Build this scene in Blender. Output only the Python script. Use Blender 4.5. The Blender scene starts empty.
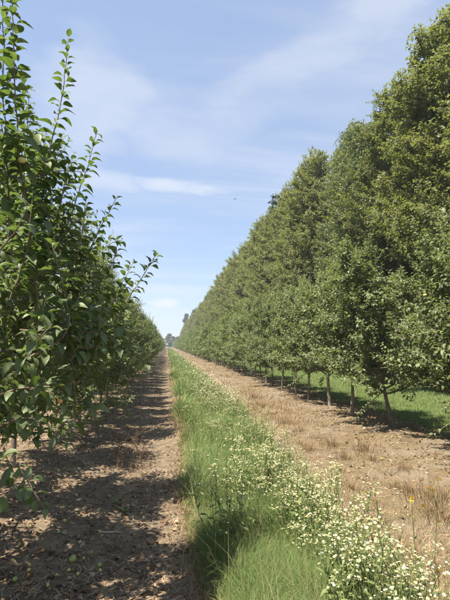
import bpy, math, time
import numpy as np
from mathutils import Matrix, Vector
T0 = time.time()
sc = bpy.context.scene
R = math.radians

# ------------------------------------------------------------------ camera
CAM = np.array([0.0, 0.0, 1.5])
PITCH, YAW, FPX = R(5.71), R(7.31), 450.0          # FPX: focal length in photo pixels (450 x 600)
cam = bpy.data.cameras.new('camera')
cam.sensor_fit = 'HORIZONTAL'; cam.sensor_width = 36; cam.lens = 36 * FPX / 450
cam.clip_start = 0.05; cam.clip_end = 3000
cam_ob = bpy.data.objects.new('camera', cam)
cam_ob.location = CAM; cam_ob.rotation_euler = (R(90) + PITCH, 0, -YAW)
sc.collection.objects.link(cam_ob); sc.camera = cam_ob

# ------------------------------------------------------------------ sky, sun, exposure
SUN_EL, SUN_AZ = R(64), R(-116)      # azimuth clockwise from +Y (the row direction): the sun stands to the left
sun_dir = Vector((math.sin(SUN_AZ) * math.cos(SUN_EL), math.cos(SUN_AZ) * math.cos(SUN_EL), math.sin(SUN_EL)))
sl = bpy.data.lights.new('sun', 'SUN'); sl.energy = 5.0; sl.angle = R(0.55); sl.color = (1.0, 0.93, 0.81)
so = bpy.data.objects.new('sun', sl); so.rotation_euler = sun_dir.to_track_quat('Z', 'Y').to_euler()
so.location = (-20, 0, 40); sc.collection.objects.link(so)

world = bpy.data.worlds.new('World'); sc.world = world; world.use_nodes = True
sc.view_settings.view_transform = 'Standard'; sc.view_settings.look = 'None'
sc.view_settings.exposure = 1.36; sc.view_settings.gamma = 1.0; sc.view_settings.use_curve_mapping = False
sc.cycles.max_bounces = 6; sc.cycles.diffuse_bounces = 4; sc.cycles.glossy_bounces = 2
sc.cycles.transmission_bounces = 3; sc.cycles.transparent_max_bounces = 4; sc.cycles.volume_bounces = 0
sc.cycles.caustics_reflective = False; sc.cycles.caustics_refractive = False
sc.cycles.use_denoising = True

def pix_dir(px, py):
    """direction of a photo pixel (450 x 600)"""
    x, y = (px - 225) / FPX, -(py - 300) / FPX
    c, s = math.cos(PITCH), math.sin(PITCH)
    f = np.array([math.sin(YAW) * c, math.cos(YAW) * c, s])
    r = np.array([math.cos(YAW), -math.sin(YAW), 0])
    u = np.cross(r, f)
    return f + x * r + y * u
def on_ground(px, py, z=0.0):
    d = pix_dir(px, py); return CAM + d * ((z - CAM[2]) / d[2])
def at_y(px, py, Y):
    d = pix_dir(px, py); return CAM + d * (Y / d[1])
def project(P):
    P = np.asarray(P, float) - CAM
    c, s = math.cos(PITCH), math.sin(PITCH)
    f = np.array([math.sin(YAW) * c, math.cos(YAW) * c, s]); r = np.array([math.cos(YAW), -math.sin(YAW), 0]); u = np.cross(r, f)
    w = P @ f
    w = np.where(np.abs(w) < 1e-3, 1e-3, w)
    return 225 + FPX * (P @ r) / w, 300 - FPX * (P @ u) / w, w

# ------------------------------------------------------------------ node helpers
class NT:
    def __init__(s, tree): s.t = tree; s.n = tree.nodes; s.l = tree.links
    def node(s, typ, **kw):
        n = s.n.new(typ)
        for k, v in kw.items(): setattr(n, k, v)
        return n
    def put(s, sock, v):
        if hasattr(v, 'is_output') or isinstance(v, bpy.types.NodeSocket): s.l.new(v, sock)
        else: sock.default_value = v
    def math(s, op, a, b=0.0, c=None, clamp=False):
        n = s.node('ShaderNodeMath', operation=op, use_clamp=clamp)
        s.put(n.inputs[0], a); s.put(n.inputs[1], b)
        if c is not None: s.put(n.inputs[2], c)
        return n.outputs[0]
    def smooth(s, v, a, b):
        n = s.node('ShaderNodeMapRange', interpolation_type='SMOOTHSTEP')
        s.put(n.inputs['Value'], v); n.inputs['From Min'].default_value = a; n.inputs['From Max'].default_value = b
        return n.outputs[0]
    def noise(s, vec, scale, detail=4, rough=0.55, dist=0.0):
        n = s.node('ShaderNodeTexNoise'); s.put(n.inputs['Vector'], vec)
        n.inputs['Scale'].default_value = scale; n.inputs['Detail'].default_value = detail
        n.inputs['Roughness'].default_value = rough; n.inputs['Distortion'].default_value = dist
        return n.outputs['Fac']
    def mapping(s, vec, scale=(1,1,1), rot=(0,0,0), loc=(0,0,0)):
        n = s.node('ShaderNodeMapping'); s.put(n.inputs[0], vec)
        n.inputs['Location'].default_value = loc; n.inputs['Rotation'].default_value = rot; n.inputs['Scale'].default_value = scale
        return n.outputs[0]
    def mix(s, fac, a, b, blend='MIX'):
        n = s.node('ShaderNodeMix', data_type='RGBA', blend_type=blend)
        s.put(n.inputs[0], fac)
        for k, v in ((6, a), (7, b)): s.put(n.inputs[k], v if not isinstance(v, tuple) else (v + (1,))[:4])
        return n.outputs[2]
    def ramp(s, fac, stops):
        n = s.node('ShaderNodeValToRGB'); s.put(n.inputs[0], fac)
        e = n.color_ramp.elements
        while len(e) < len(stops): e.new(0.5)
        for el, (p, c) in zip(e, stops): el.position = p; el.color = c + (1,)
        return n.outputs[0]

def build_world():
    g = NT(world.node_tree); g.n.clear()
    sky = g.node('ShaderNodeTexSky', sky_type='NISHITA', sun_disc=False)
    sky.sun_elevation = SUN_EL; sky.sun_rotation = SUN_AZ % (2 * math.pi)
    sky.air_density = 1.0; sky.dust_density = 0.7; sky.ozone_density = 1.6; sky.altitude = 100
    tc = g.node('ShaderNodeTexCoord').outputs['Generated']
    sep = g.node('ShaderNodeSeparateXYZ'); g.l.new(tc, sep.inputs[0])
    z = g.math('MAXIMUM', sep.outputs[2], 0.0)
    zz = g.math('ADD', z, 0.10)
    com = g.node('ShaderNodeCombineXYZ')
    g.l.new(g.math('DIVIDE', sep.outputs[0], zz), com.inputs[0]); g.l.new(g.math('DIVIDE', sep.outputs[1], zz), com.inputs[1])
    plane = com.outputs[0]
    # thin high veil, drawn out in streaks
    v1 = g.noise(g.mapping(plane, (0.55, 1.1, 1), (0, 0, R(28)), (2.3, 0.4, 0)), 0.9, 6, 0.55, 0.5)
    v2 = g.noise(g.mapping(plane, (0.35, 1.9, 1), (0, 0, R(-12)), (0.3, 5.1, 0)), 1.7, 6, 0.6, 0.35)
    veil = g.math('MULTIPLY', g.smooth(v1, 0.34, 0.66), g.smooth(v2, 0.30, 0.70))
    fac = g.math('MULTIPLY', veil, 0.46)
    # single clouds: a streak and a low small cumulus, each a place on the sky
    def cloud(px, py, wa, we, strength, nscale, roll=0.0):
        nonlocal fac
        d = Vector(pix_dir(px, py)).normalized()
        right = Vector((d.y, -d.x, 0)).normalized(); up = right.cross(d)
        r2 = right * math.cos(roll) + up * math.sin(roll); u2 = up * math.cos(roll) - right * math.sin(roll)
        def dot(v, off, w):
            n = g.node('ShaderNodeVectorMath', operation='DOT_PRODUCT'); g.l.new(tc, n.inputs[0]); n.inputs[1].default_value = v
            return g.math('DIVIDE', g.math('SUBTRACT', n.outputs['Value'], off), w)
        a, b = dot(r2, r2.dot(d), wa), dot(u2, u2.dot(d), we)
        fr = dot(d, 0.0, 1.0)
        q = g.math('ADD', g.math('MULTIPLY', a, a), g.math('MULTIPLY', b, b))
        nz = g.noise(g.mapping(tc, (1, 1, 3.0)), nscale, 5, 0.6)
        q = g.math('SUBTRACT', g.math('SUBTRACT', 1.25, q), g.math('MULTIPLY', nz, 1.3))
        m = g.math('MULTIPLY', g.smooth(q, 0.0, 0.75), strength)
        m = g.math('MULTIPLY', m, g.smooth(fr, 0.2, 0.5))
        fac = g.math('MAXIMUM', fac, m)
    cloud(176, 186, 0.20, 0.026, 0.60, 9, R(-3))
    cloud(112, 180, 0.13, 0.040, 0.45, 7, R(-6))
    cloud(166, 303, 0.060, 0.022, 0.85, 16)
    cloud(150, 290, 0.24, 0.022, 0.40, 9)
    cloud(330, 45, 0.45, 0.10, 0.40, 5, R(20))
    cloud(170, 120, 0.42, 0.16, 0.36, 4, R(-14))
    cloud(90, 105, 0.20, 0.20, 0.42, 5, R(10))
    cloud(385, 4, 0.16, 0.06, 0.45, 7)
    lp = g.mix(0.60, sky.outputs[0], (1.75, 2.25, 3.25))
    lp = g.mix(g.math('MINIMUM', fac, 0.9), lp, (3.75, 3.85, 4.1))
    bg = g.node('ShaderNodeBackground'); g.put(bg.inputs[0], lp); bg.inputs[1].default_value = 0.096
    out = g.node('ShaderNodeOutputWorld'); g.l.new(bg.outputs[0], out.inputs[0])
build_world()

# ------------------------------------------------------------------ materials
def new_mat(name):
    m = bpy.data.materials.new(name); m.use_nodes = True
    g = NT(m.node_tree); g.n.clear()
    out = g.node('ShaderNodeOutputMaterial')
    return m, g, out

def leaf_mat(name, stops, under, rough=0.5, spec=0.35, trans=0.28, objvar=0.25, midrib=True):
    m, g, out = new_mat(name)
    at = g.node('ShaderNodeAttribute', attribute_name='tint').outputs['Fac']
    oi = g.node('ShaderNodeObjectInfo').outputs['Random']
    f = g.math('ADD', g.math('MULTIPLY', at, 1 - objvar), g.math('MULTIPLY', oi, objvar))
    c = g.ramp(f, stops)
    if midrib:
        mr = g.node('ShaderNodeAttribute', attribute_name='rib').outputs['Fac']
        c = g.mix(g.math('MULTIPLY', g.smooth(mr, 0.72, 1.0), 0.4), c, (0.20, 0.26, 0.10))
    if name == 'apple_leaf':
        nz = g.noise(g.node('ShaderNodeNewGeometry').outputs['Position'], 70, 3, 0.6)
        c = g.mix(g.math('MULTIPLY', g.smooth(nz, 0.56, 0.72), 0.45), c, (0.17, 0.18, 0.055))
        c = g.mix(g.math('MULTIPLY', g.smooth(nz, 0.30, 0.24), 0.7), c, (0.13, 0.075, 0.03))
    geo = g.node('ShaderNodeNewGeometry')
    c2 = g.mix(g.math('MULTIPLY', geo.outputs['Backfacing'], 0.5), c, under)
    p = g.node('ShaderNodeBsdfPrincipled'); g.put(p.inputs['Base Color'], c2)
    p.inputs['Roughness'].default_value = rough; p.inputs['Specular IOR Level'].default_value = spec
    t = g.node('ShaderNodeBsdfTranslucent')
    g.put(t.inputs[0], g.mix(1.0, c, (1.25, 1.42, 0.6), 'MULTIPLY'))
    mx = g.node('ShaderNodeMixShader'); mx.inputs[0].default_value = trans
    g.l.new(p.outputs[0], mx.inputs[1]); g.l.new(t.outputs[0], mx.inputs[2]); g.l.new(mx.outputs[0], out.inputs[0])
    return m

def bark_mat(name, a, b, scale=40, rough=0.9):
    m, g, out = new_mat(name)
    tc = g.node('ShaderNodeTexCoord').outputs['Object']
    n = g.noise(g.mapping(tc, (1, 1, 0.3)), scale, 5, 0.65)
    n2 = g.noise(tc, 6, 3)
    c = g.mix(g.smooth(n, 0.35, 0.65), a, b)
    c = g.mix(g.math('MULTIPLY', g.smooth(n2, 0.52, 0.7), 0.4), c, (0.20, 0.19, 0.14))
    p = g.node('ShaderNodeBsdfPrincipled'); g.put(p.inputs['Base Color'], c); p.inputs['Roughness'].default_value = rough
    p.inputs['Specular IOR Level'].default_value = 0.2
    bp = g.node('ShaderNodeBump'); bp.inputs['Strength'].default_value = 0.6; bp.inputs['Distance'].default_value = 0.008
    g.l.new(n, bp.inputs['Height']); g.l.new(bp.outputs[0], p.inputs['Normal'])
    g.l.new(p.outputs[0], out.inputs[0])
    return m

def simple_mat(name, stops, rough=0.85, spec=0.25, trans=0.0, attr='tint', noise=None):
    m, g, out = new_mat(name)
    if noise:
        f = g.noise(g.node('ShaderNodeTexCoord').outputs['Object'], noise, 4, 0.6)
    else:
        f = g.node('ShaderNodeAttribute', attribute_name=attr).outputs['Fac']
    c = g.ramp(f, stops)
    p = g.node('ShaderNodeBsdfPrincipled'); g.put(p.inputs['Base Color'], c)
    p.inputs['Roughness'].default_value = rough; p.inputs['Specular IOR Level'].default_value = spec
    if trans:
        t = g.node('ShaderNodeBsdfTranslucent'); g.put(t.inputs[0], c)
        mx = g.node('ShaderNodeMixShader'); mx.inputs[0].default_value = trans
        g.l.new(p.outputs[0], mx.inputs[1]); g.l.new(t.outputs[0], mx.inputs[2]); g.l.new(mx.outputs[0], out.inputs[0])
    else: g.l.new(p.outputs[0], out.inputs[0])
    return m

M = {}
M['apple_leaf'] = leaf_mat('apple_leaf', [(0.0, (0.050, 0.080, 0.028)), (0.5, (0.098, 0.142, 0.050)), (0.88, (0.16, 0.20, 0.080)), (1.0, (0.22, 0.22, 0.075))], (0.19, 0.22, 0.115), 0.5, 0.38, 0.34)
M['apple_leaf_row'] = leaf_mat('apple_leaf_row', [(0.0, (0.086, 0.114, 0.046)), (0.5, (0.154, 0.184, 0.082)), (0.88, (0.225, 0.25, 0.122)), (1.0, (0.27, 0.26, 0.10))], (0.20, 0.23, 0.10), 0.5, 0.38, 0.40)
M['broad_leaf'] = leaf_mat('broad_leaf', [(0.0, (0.108, 0.116, 0.050)), (0.5, (0.185, 0.188, 0.084)), (0.9, (0.25, 0.248, 0.118)), (1.0, (0.27, 0.225, 0.105))], (0.17, 0.20, 0.09), 0.5, 0.32, 0.42, 0.35, False)
M['birch_leaf'] = leaf_mat('birch_leaf', [(0.0, (0.075, 0.10, 0.035)), (0.6, (0.13, 0.165, 0.065)), (1.0, (0.21, 0.23, 0.10))], (0.20, 0.23, 0.13), 0.5, 0.3, 0.3, 0.1, False)
M['needle'] = leaf_mat('needle', [(0.0, (0.020, 0.042, 0.020)), (0.6, (0.040, 0.075, 0.034)), (1.0, (0.075, 0.11, 0.05))], (0.05, 0.08, 0.045), 0.6, 0.25, 0.08, 0.15, False)
M['far_leaf'] = leaf_mat('far_leaf', [(0.0, (0.040, 0.062, 0.024)), (0.6, (0.078, 0.105, 0.040)), (1.0, (0.12, 0.14, 0.06))], (0.11, 0.15, 0.08), 0.6, 0.2, 0.2, 0.4, False)
M['apple_bark'] = bark_mat('apple_bark', (0.095, 0.072, 0.055), (0.21, 0.17, 0.135))
M['pale_bark'] = bark_mat('pale_bark', (0.14, 0.112, 0.086), (0.27, 0.225, 0.175))
M['shoot_bark'] = bark_mat('shoot_bark', (0.13, 0.075, 0.055), (0.27, 0.21, 0.165), 30)
M['tall_bark'] = bark_mat('tall_bark', (0.09, 0.08, 0.065), (0.17, 0.15, 0.125), 12)
M['grass'] = simple_mat('grass', [(0.0, (0.100, 0.158, 0.042)), (0.45, (0.178, 0.248, 0.076)), (0.8, (0.265, 0.325, 0.125)), (0.9, (0.33, 0.33, 0.15)), (1.0, (0.44, 0.35, 0.19))], 0.55, 0.3, 0.42)
M['straw'] = simple_mat('straw', [(0.0, (0.13, 0.083, 0.043)), (0.4, (0.25, 0.170, 0.088)), (0.8, (0.37, 0.27, 0.15)), (1.0, (0.50, 0.40, 0.25))], 0.75, 0.25, 0.15)
M['dry_weed'] = simple_mat('dry_weed', [(0.0, (0.10, 0.058, 0.034)), (0.6, (0.19, 0.115, 0.066)), (1.0, (0.32, 0.22, 0.13))], 0.85, 0.2, 0.08)
M['litter'] = simple_mat('litter', [(0.0, (0.09, 0.055, 0.035)), (0.5, (0.22, 0.145, 0.085)), (0.85, (0.38, 0.28, 0.18)), (1.0, (0.52, 0.42, 0.29))], 0.85, 0.2, 0.08)
M['clod'] = simple_mat('clod', [(0.0, (0.13, 0.095, 0.07)), (0.5, (0.23, 0.175, 0.125)), (1.0, (0.38, 0.30, 0.22))], 0.95, 0.15)
M['weed_green'] = simple_mat('weed_green', [(0.0, (0.085, 0.125, 0.036)), (0.6, (0.16, 0.205, 0.066)), (1.0, (0.25, 0.28, 0.11))], 0.6, 0.3, 0.25)
M['petal'] = simple_mat('petal', [(0.0, (0.42, 0.38, 0.22)), (0.35, (0.58, 0.54, 0.36)), (1.0, (0.70, 0.68, 0.54))], 0.7, 0.2, 0.25)
M['yellow'] = simple_mat('yellow', [(0.0, (0.72, 0.42, 0.02)), (1.0, (0.80, 0.56, 0.05))], 0.6, 0.2, 0.2)
M['apple_green'] = simple_mat('apple_green', [(0.3, (0.22, 0.30, 0.06)), (0.62, (0.34, 0.39, 0.11)), (0.72, (0.20, 0.12, 0.05))], 0.32, 0.5, noise=2.2)
M['apple_yellow'] = simple_mat('apple_yellow', [(0.3, (0.50, 0.40, 0.10)), (0.62, (0.58, 0.50, 0.17)), (0.72, (0.20, 0.12, 0.05))], 0.4, 0.45, noise=2.2)
M['apple_orange'] = simple_mat('apple_orange', [(0.3, (0.58, 0.20, 0.05)), (0.62, (0.62, 0.34, 0.12)), (0.72, (0.20, 0.12, 0.05))], 0.4, 0.45, noise=2.2)
M['stalk'] = simple_mat('stalk', [(0.0, (0.06, 0.045, 0.03)), (1.0, (0.12, 0.09, 0.06))], 0.9, 0.2, noise=30)
M['dark_wood'] = bark_mat('dark_wood', (0.045, 0.035, 0.028), (0.10, 0.08, 0.06))
M['pale_wood'] = bark_mat('pale_wood', (0.30, 0.23, 0.16), (0.50, 0.41, 0.30))
M['feather'] = simple_mat('feather', [(0.0, (0.02, 0.02, 0.02)), (1.0, (0.05, 0.045, 0.04))], 0.7, 0.3, noise=20)

# ------------------------------------------------------------------ terrain
STRIP_L, STRIP_R, ROW_L, ROW_R = 0.22, 1.62, -1.62, 3.82
def _hash(ix, iy, seed):
    h = np.sin(ix * 127.1 + iy * 311.7 + seed * 74.7) * 43758.5453
    return h - np.floor(h)
def vnoise(x, y, seed=0):
    x = np.asarray(x, float); y = np.asarray(y, float)
    ix, iy = np.floor(x), np.floor(y); fx, fy = x - ix, y - iy
    fx = fx * fx * (3 - 2 * fx); fy = fy * fy * (3 - 2 * fy)
    a, b = _hash(ix, iy, seed), _hash(ix + 1, iy, seed); c, d = _hash(ix, iy + 1, seed), _hash(ix + 1, iy + 1, seed)
    return (a + (b - a) * fx) * (1 - fy) + (c + (d - c) * fx) * fy - 0.5
def fbm(x, y, seed=0, n=4):
    s, a = 0, 1.0
    for i in range(n): s = s + a * vnoise(x * 2 ** i, y * 2 ** i, seed + i); a *= 0.5
    return s
def strip_right(y):                      # the flowering strip is a little wider further on
    y = np.asarray(y, float)
    return 1.26 + 0.14 * np.clip((y - 2.0) / 2.0, 0, 1) + 0.42 * np.clip((y - 4.0) / 9.0, 0, 1) + 0.20 * fbm(y * 0.45, y * 0 + 3.3, 5, 3)
def strip_left(y):
    y = np.asarray(y, float)
    return STRIP_L + 0.12 * np.clip((5 - y) / 3, 0, 1) + 0.14 * fbm(y * 0.8, y * 0 + 9.1, 6, 3)
def height(x, y):
    x = np.asarray(x, float); y = np.asarray(y, float)
    d = np.clip(1.0 - (np.hypot(x - 1, y - 5) - 18) / 20, 0, 1)
    z = 0.05 * fbm(x * 0.25, y * 0.25, 11, 3)
    z = z + d * (0.035 * fbm(x * 1.7, y * 1.7, 12, 3) + 0.014 * fbm(x * 7.0, y * 7.0, 13, 3) + 0.006 * vnoise(x * 29, y * 29, 14))
    z = z + 0.055 * np.exp(-((x - ROW_R) / 0.65) ** 2) * (0.7 + 0.8 * vnoise(x * 0.5, y * 0.9, 15)) + 0.03 * np.exp(-((x - ROW_L) / 0.6) ** 2)
    z = z - 0.035 * np.exp(-((x + 0.12) / 0.28) ** 2) + 0.025 * np.exp(-((x - 0.95) / 0.6) ** 4)
    return z

def link(o, parent=None):
    sc.collection.objects.link(o)
    if parent is not None: o.parent = parent
    return o
def tag(o, label=None, cat=None, group=None, kind=None):
    for k, v in (('label', label), ('category', cat), ('group', group), ('kind', kind)):
        if v: o[k] = v
    return o
def mesh_np(name, V, F, mat, attrs=None, smooth=True):
    """V (n,3); F list of (m,k) index arrays"""
    me = bpy.data.meshes.new(name)
    V = np.ascontiguousarray(V, dtype=np.float32)
    F = [np.ascontiguousarray(f, dtype=np.int32) for f in (F if isinstance(F, list) else [F]) if len(f)]
    me.vertices.add(len(V)); me.vertices.foreach_set('co', V.ravel())
    nl = sum(f.size for f in F); npoly = sum(len(f) for f in F)
    me.loops.add(nl); me.polygons.add(npoly)
    me.loops.foreach_set('vertex_index', np.concatenate([f.ravel() for f in F]))
    tot = np.concatenate([np.full(len(f), f.shape[1], np.int32) for f in F])
    me.polygons.foreach_set('loop_start', np.concatenate([[0], np.cumsum(tot)[:-1]]).astype(np.int32))
    me.polygons.foreach_set('loop_total', tot)
    me.polygons.foreach_set('use_smooth', np.full(npoly, smooth, bool))
    for k, v in (attrs or {}).items():
        a = me.attributes.new(k, 'FLOAT', 'POINT'); a.data.foreach_set('value', np.ascontiguousarray(v, dtype=np.float32))
    me.update(calc_edges=True); me.validate()
    if mat is not None: me.materials.append(M[mat] if isinstance(mat, str) else mat)
    return me
def add(name, me, parent=None): return link(bpy.data.objects.new(name, me), parent)
def empty(name, loc=(0, 0, 0), rz=0.0):
    o = bpy.data.objects.new(name, None); o.location = loc; o.rotation_euler = (0, 0, rz); o.empty_display_size = 0.1
    return link(o)

def ground_material():
    m, g, out = new_mat('soil')
    pos = g.node('ShaderNodeNewGeometry').outputs['Position']
    sep = g.node('ShaderNodeSeparateXYZ'); g.l.new(pos, sep.inputs[0])
    warp = g.math('MULTIPLY', g.math('SUBTRACT', g.noise(pos, 1.1, 5, 0.65), 0.5), 1.5)
    x = g.math('ADD', sep.outputs[0], warp)
    nb, nm, nf = g.noise(pos, 0.8, 4), g.noise(pos, 6, 5, 0.6), g.noise(pos, 55, 4, 0.7)
    fib = g.noise(g.mapping(pos, (90, 9, 9), (0, 0, R(35))), 1.0, 3, 0.6, 0.6)
    fib2 = g.noise(g.mapping(pos, (10, 100, 9), (0, 0, R(15))), 1.0, 3, 0.6, 0.6)
    soil = g.mix(g.smooth(nm, 0.35, 0.68), (0.122, 0.091, 0.060), (0.208, 0.160, 0.108))
    soil = g.mix(g.math('MULTIPLY', g.smooth(nf, 0.5, 0.75), 0.6), soil, (0.29, 0.23, 0.16))
    soil = g.mix(g.math('MULTIPLY', g.smooth(nf, 0.5, 0.28), 0.6), soil, (0.095, 0.068, 0.045))
    strawc = g.mix(g.smooth(g.math('MAXIMUM', fib, fib2), 0.45, 0.72), (0.125, 0.092, 0.052), (0.225, 0.172, 0.100))
    soil = g.mix(g.math('MULTIPLY', g.smooth(nb, 0.5, 0.68), 0.55), soil, strawc)
    sand = g.mix(g.smooth(nm, 0.3, 0.7), (0.146, 0.114, 0.076), (0.228, 0.182, 0.125))
    sand = g.mix(g.math('MULTIPLY', g.smooth(nf, 0.52, 0.28), 0.5), sand, (0.12, 0.09, 0.064))
    right = g.mix(g.math('MULTIPLY', g.smooth(g.noise(pos, 1.1, 6, 0.7), 0.43, 0.53), 0.92), sand, strawc)
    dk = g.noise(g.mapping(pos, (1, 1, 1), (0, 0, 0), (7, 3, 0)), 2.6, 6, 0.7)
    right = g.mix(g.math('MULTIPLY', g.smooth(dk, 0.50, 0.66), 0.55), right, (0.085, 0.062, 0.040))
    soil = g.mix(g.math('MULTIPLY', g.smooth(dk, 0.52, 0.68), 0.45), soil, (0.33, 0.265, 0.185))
    # zones across the row direction
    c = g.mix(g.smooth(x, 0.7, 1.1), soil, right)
    turf = g.mix(g.smooth(nm, 0.3, 0.7), (0.055, 0.085, 0.025), (0.12, 0.155, 0.05))
    under = g.mix(g.smooth(nm, 0.35, 0.6), (0.085, 0.085, 0.035), (0.17, 0.15, 0.075))
    instrip = g.math('MULTIPLY', g.smooth(x, 0.20, 0.42), g.smooth(x, 1.50, 1.15))
    c = g.mix(instrip, c, under)
    c = g.mix(g.smooth(x, 4.55, 5.0), c, turf)
    c = g.mix(g.smooth(x, -3.0, -3.6), c, turf)
    p = g.node('ShaderNodeBsdfPrincipled'); g.put(p.inputs['Base Color'], c)
    p.inputs['Roughness'].default_value = 0.95; p.inputs['Specular IOR Level'].default_value = 0.12
    h = g.math('ADD', g.math('ADD', g.math('MULTIPLY', nf, 0.6), g.math('MULTIPLY', nm, 0.8)), g.math('MULTIPLY', g.math('ADD', fib, fib2), 0.35))
    bp = g.node('ShaderNodeBump'); bp.inputs['Strength'].default_value = 0.8; bp.inputs['Distance'].default_value = 0.02
    g.l.new(h, bp.inputs['Height']); g.l.new(bp.outputs[0], p.inputs['Normal']); g.l.new(p.outputs[0], out.inputs[0])
    return m
M['soil'] = ground_material()

def build_ground():
    xs = np.concatenate([-np.geomspace(900, 4.2, 34), np.arange(-4, 5.6, 0.035), np.geomspace(5.7, 900, 40)])
    ys = [-120, -60, -30, -15, -8, -4, -2, -1, 0, 0.5, 1.0, 1.4]; y = 1.7
    while y < 45: ys.append(y); y += max(0.02, 0.0115 * y)
    ys = np.concatenate([ys, np.geomspace(46, 1600, 60)])
    X, Y = np.meshgrid(xs, ys); Z = height(X, Y)
    V = np.stack([X, Y, Z], -1).reshape(-1, 3)
    nx, ny = len(xs), len(ys)
    I = np.arange(nx * ny).reshape(ny, nx)
    F = np.stack([I[:-1, :-1], I[:-1, 1:], I[1:, 1:], I[1:, :-1]], -1).reshape(-1, 4)
    C = V[F].mean(1); cx, cy = C[:, 0], C[:, 1]
    zone = np.zeros(len(F), int)                                     # 0 outer field
    inl = (cy > -20) & (cy < 320)
    zone[inl & (cx > -1.05 + 0.2 * fbm(cy * .5, cy * 0, 3, 2)) & (cx < strip_left(cy))] = 1     # bare track
    zone[inl & (cx >= strip_left(cy)) & (cx < strip_right(cy))] = 2                # ground of the flowering strip
    zone[inl & (cx >= strip_right(cy)) & (cx < 4.75)] = 3                          # sandy soil along the right row
    zone[inl & (cx >= 4.75) & (cx < 8.2)] = 4                                      # mown grass aisle
    zone[inl & (cx > -3.3) & (cx <= -1.05 + 0.2 * fbm(cy * .5, cy * 0, 3, 2))] = 5 # soil under the left row
    names = ['ground', 'dirt_track', 'strip_ground', 'sandy_soil', 'grass_aisle', 'tree_row_soil']
    labels = ['flat orchard ground stretching out beyond the tree rows', 'shaded brown dirt track beside the left apple trees',
              'earth under the flowering grass strip', 'dry sandy soil with straw along the right apple row',
              'bright green mown grass behind the right apple row', 'bare brown soil under the left apple row']
    for k in range(6):
        f = F[zone == k]; u, inv = np.unique(f, return_inverse=True)
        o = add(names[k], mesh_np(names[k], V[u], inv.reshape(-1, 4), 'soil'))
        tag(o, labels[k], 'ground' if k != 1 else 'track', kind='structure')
build_ground()

# ------------------------------------------------------------------ plant geometry
def nrm(a): return a / np.maximum(np.linalg.norm(a, axis=-1, keepdims=True), 1e-9)
def tube(path, rad, sides=6):
    P = np.asarray(path, float); n = len(P); rad = np.asarray(rad, float)
    Tn = nrm(np.gradient(P, axis=0))
    ref = np.array([1.0, 0.13, 0.0]) if abs(Tn[0][0]) < 0.8 else np.array([0.0, 1.0, 0.2])
    A = nrm(np.cross(Tn, ref)); B = np.cross(Tn, A)
    ang = np.arange(sides) * 2 * np.pi / sides
    V = P[:, None] + rad[:, None, None] * (np.cos(ang)[None, :, None] * A[:, None] + np.sin(ang)[None, :, None] * B[:, None])
    V = V.reshape(-1, 3)
    i = np.arange(n - 1)[:, None] * sides; j = np.arange(sides)[None]; j2 = (j + 1) % sides
    F = np.stack([i + j, i + j2, i + sides + j2, i + sides + j], -1).reshape(-1, 4)
    cap = np.array([[(n - 1) * sides + k for k in range(sides)]])
    return V, F, cap
class Tubes:
    def __init__(s): s.V = []; s.F = {}; s.n = 0; s.T = []
    def add(s, path, rad, sides=6, tint=0.5):
        V, F, cap = tube(path, rad, sides)
        s.V.append(V); s.T.append(np.full(len(V), tint))
        s.F.setdefault(4, []).append(F + s.n)
        s.F.setdefault(sides, []).append(cap + s.n) if sides != 4 else s.F[4].append(cap + s.n)
        s.n += len(V)
    def raw(s, V, F, tint=0.5):
        V = np.asarray(V, float); F = np.asarray(F)
        s.V.append(V); s.T.append(np.full(len(V), tint) if np.isscalar(tint) else tint); s.F.setdefault(F.shape[1], []).append(F + s.n); s.n += len(V)
    def mesh(s, name, mat, smooth=True):
        return mesh_np(name, np.concatenate(s.V), [np.concatenate(f) for f in s.F.values()], mat, {'tint': np.concatenate(s.T)}, smooth)

def leaf_template(nseg, width=0.56, arc=0.28, fold=0.45, petiole=0.0, twist=0.0):
    """blade along +x (0..1), normal +z, folded along the midrib, recurved; returns verts, tris, rib attribute"""
    t = np.linspace(0, 1, nseg + 1)[1:-1]
    w = 0.5 * width * np.sin(np.pi * t ** 0.9) ** 0.85
    def mid(t): return np.stack([t * (1 - 0.12 * arc * t), np.zeros_like(t), 0.10 * np.sin(np.pi * t * 0.8) * arc - arc * t ** 2.1], -1)
    V = [mid(np.array([0.0]))[0]]; rib = [1.0]
    m = mid(t)
    for k in range(len(t)):
        tw = twist * t[k]
        for s in (-1, 0, 1):
            y, z = s * w[k], fold * abs(s) * w[k]
            V.append(m[k] + np.array([0, y * math.cos(tw) - z * math.sin(tw), y * math.sin(tw) + z * math.cos(tw)])); rib.append(1.0 if s == 0 else 0.0)
    V.append(mid(np.array([1.0]))[0]); rib.append(0.6)
    F = []; q = lambda k, s: 1 + 3 * k + s
    F += [(0, q(0, 0), q(0, 1)), (0, q(0, 1), q(0, 2))]
    for k in range(len(t) - 1):
        for s in (0, 1):
            a, b, c, d = q(k, s), q(k + 1, s), q(k + 1, s + 1), q(k, s + 1)
            F += [(a, b, c), (a, c, d)]
    e, k = len(V) - 1, len(t) - 1
    F += [(q(k, 0), e, q(k, 1)), (q(k, 1), e, q(k, 2))]
    V = np.array(V); F = np.array(F)[:, ::-1]; rib = np.array(rib)
    if petiole:
        V[:, 0] += petiole; n = len(V)
        V = np.concatenate([V, [[0, 0.012, -0.01], [0, -0.012, -0.01], [petiole + 0.05, 0, 0.0], [petiole * .5, 0, 0.03]]])
        F = np.concatenate([F, [[n, n + 3, n + 1], [n, n + 2, n + 3], [n + 1, n + 3, n + 2]]]); rib = np.concatenate([rib, [1, 1, 1, 1]])
    return V, F, rib
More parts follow.
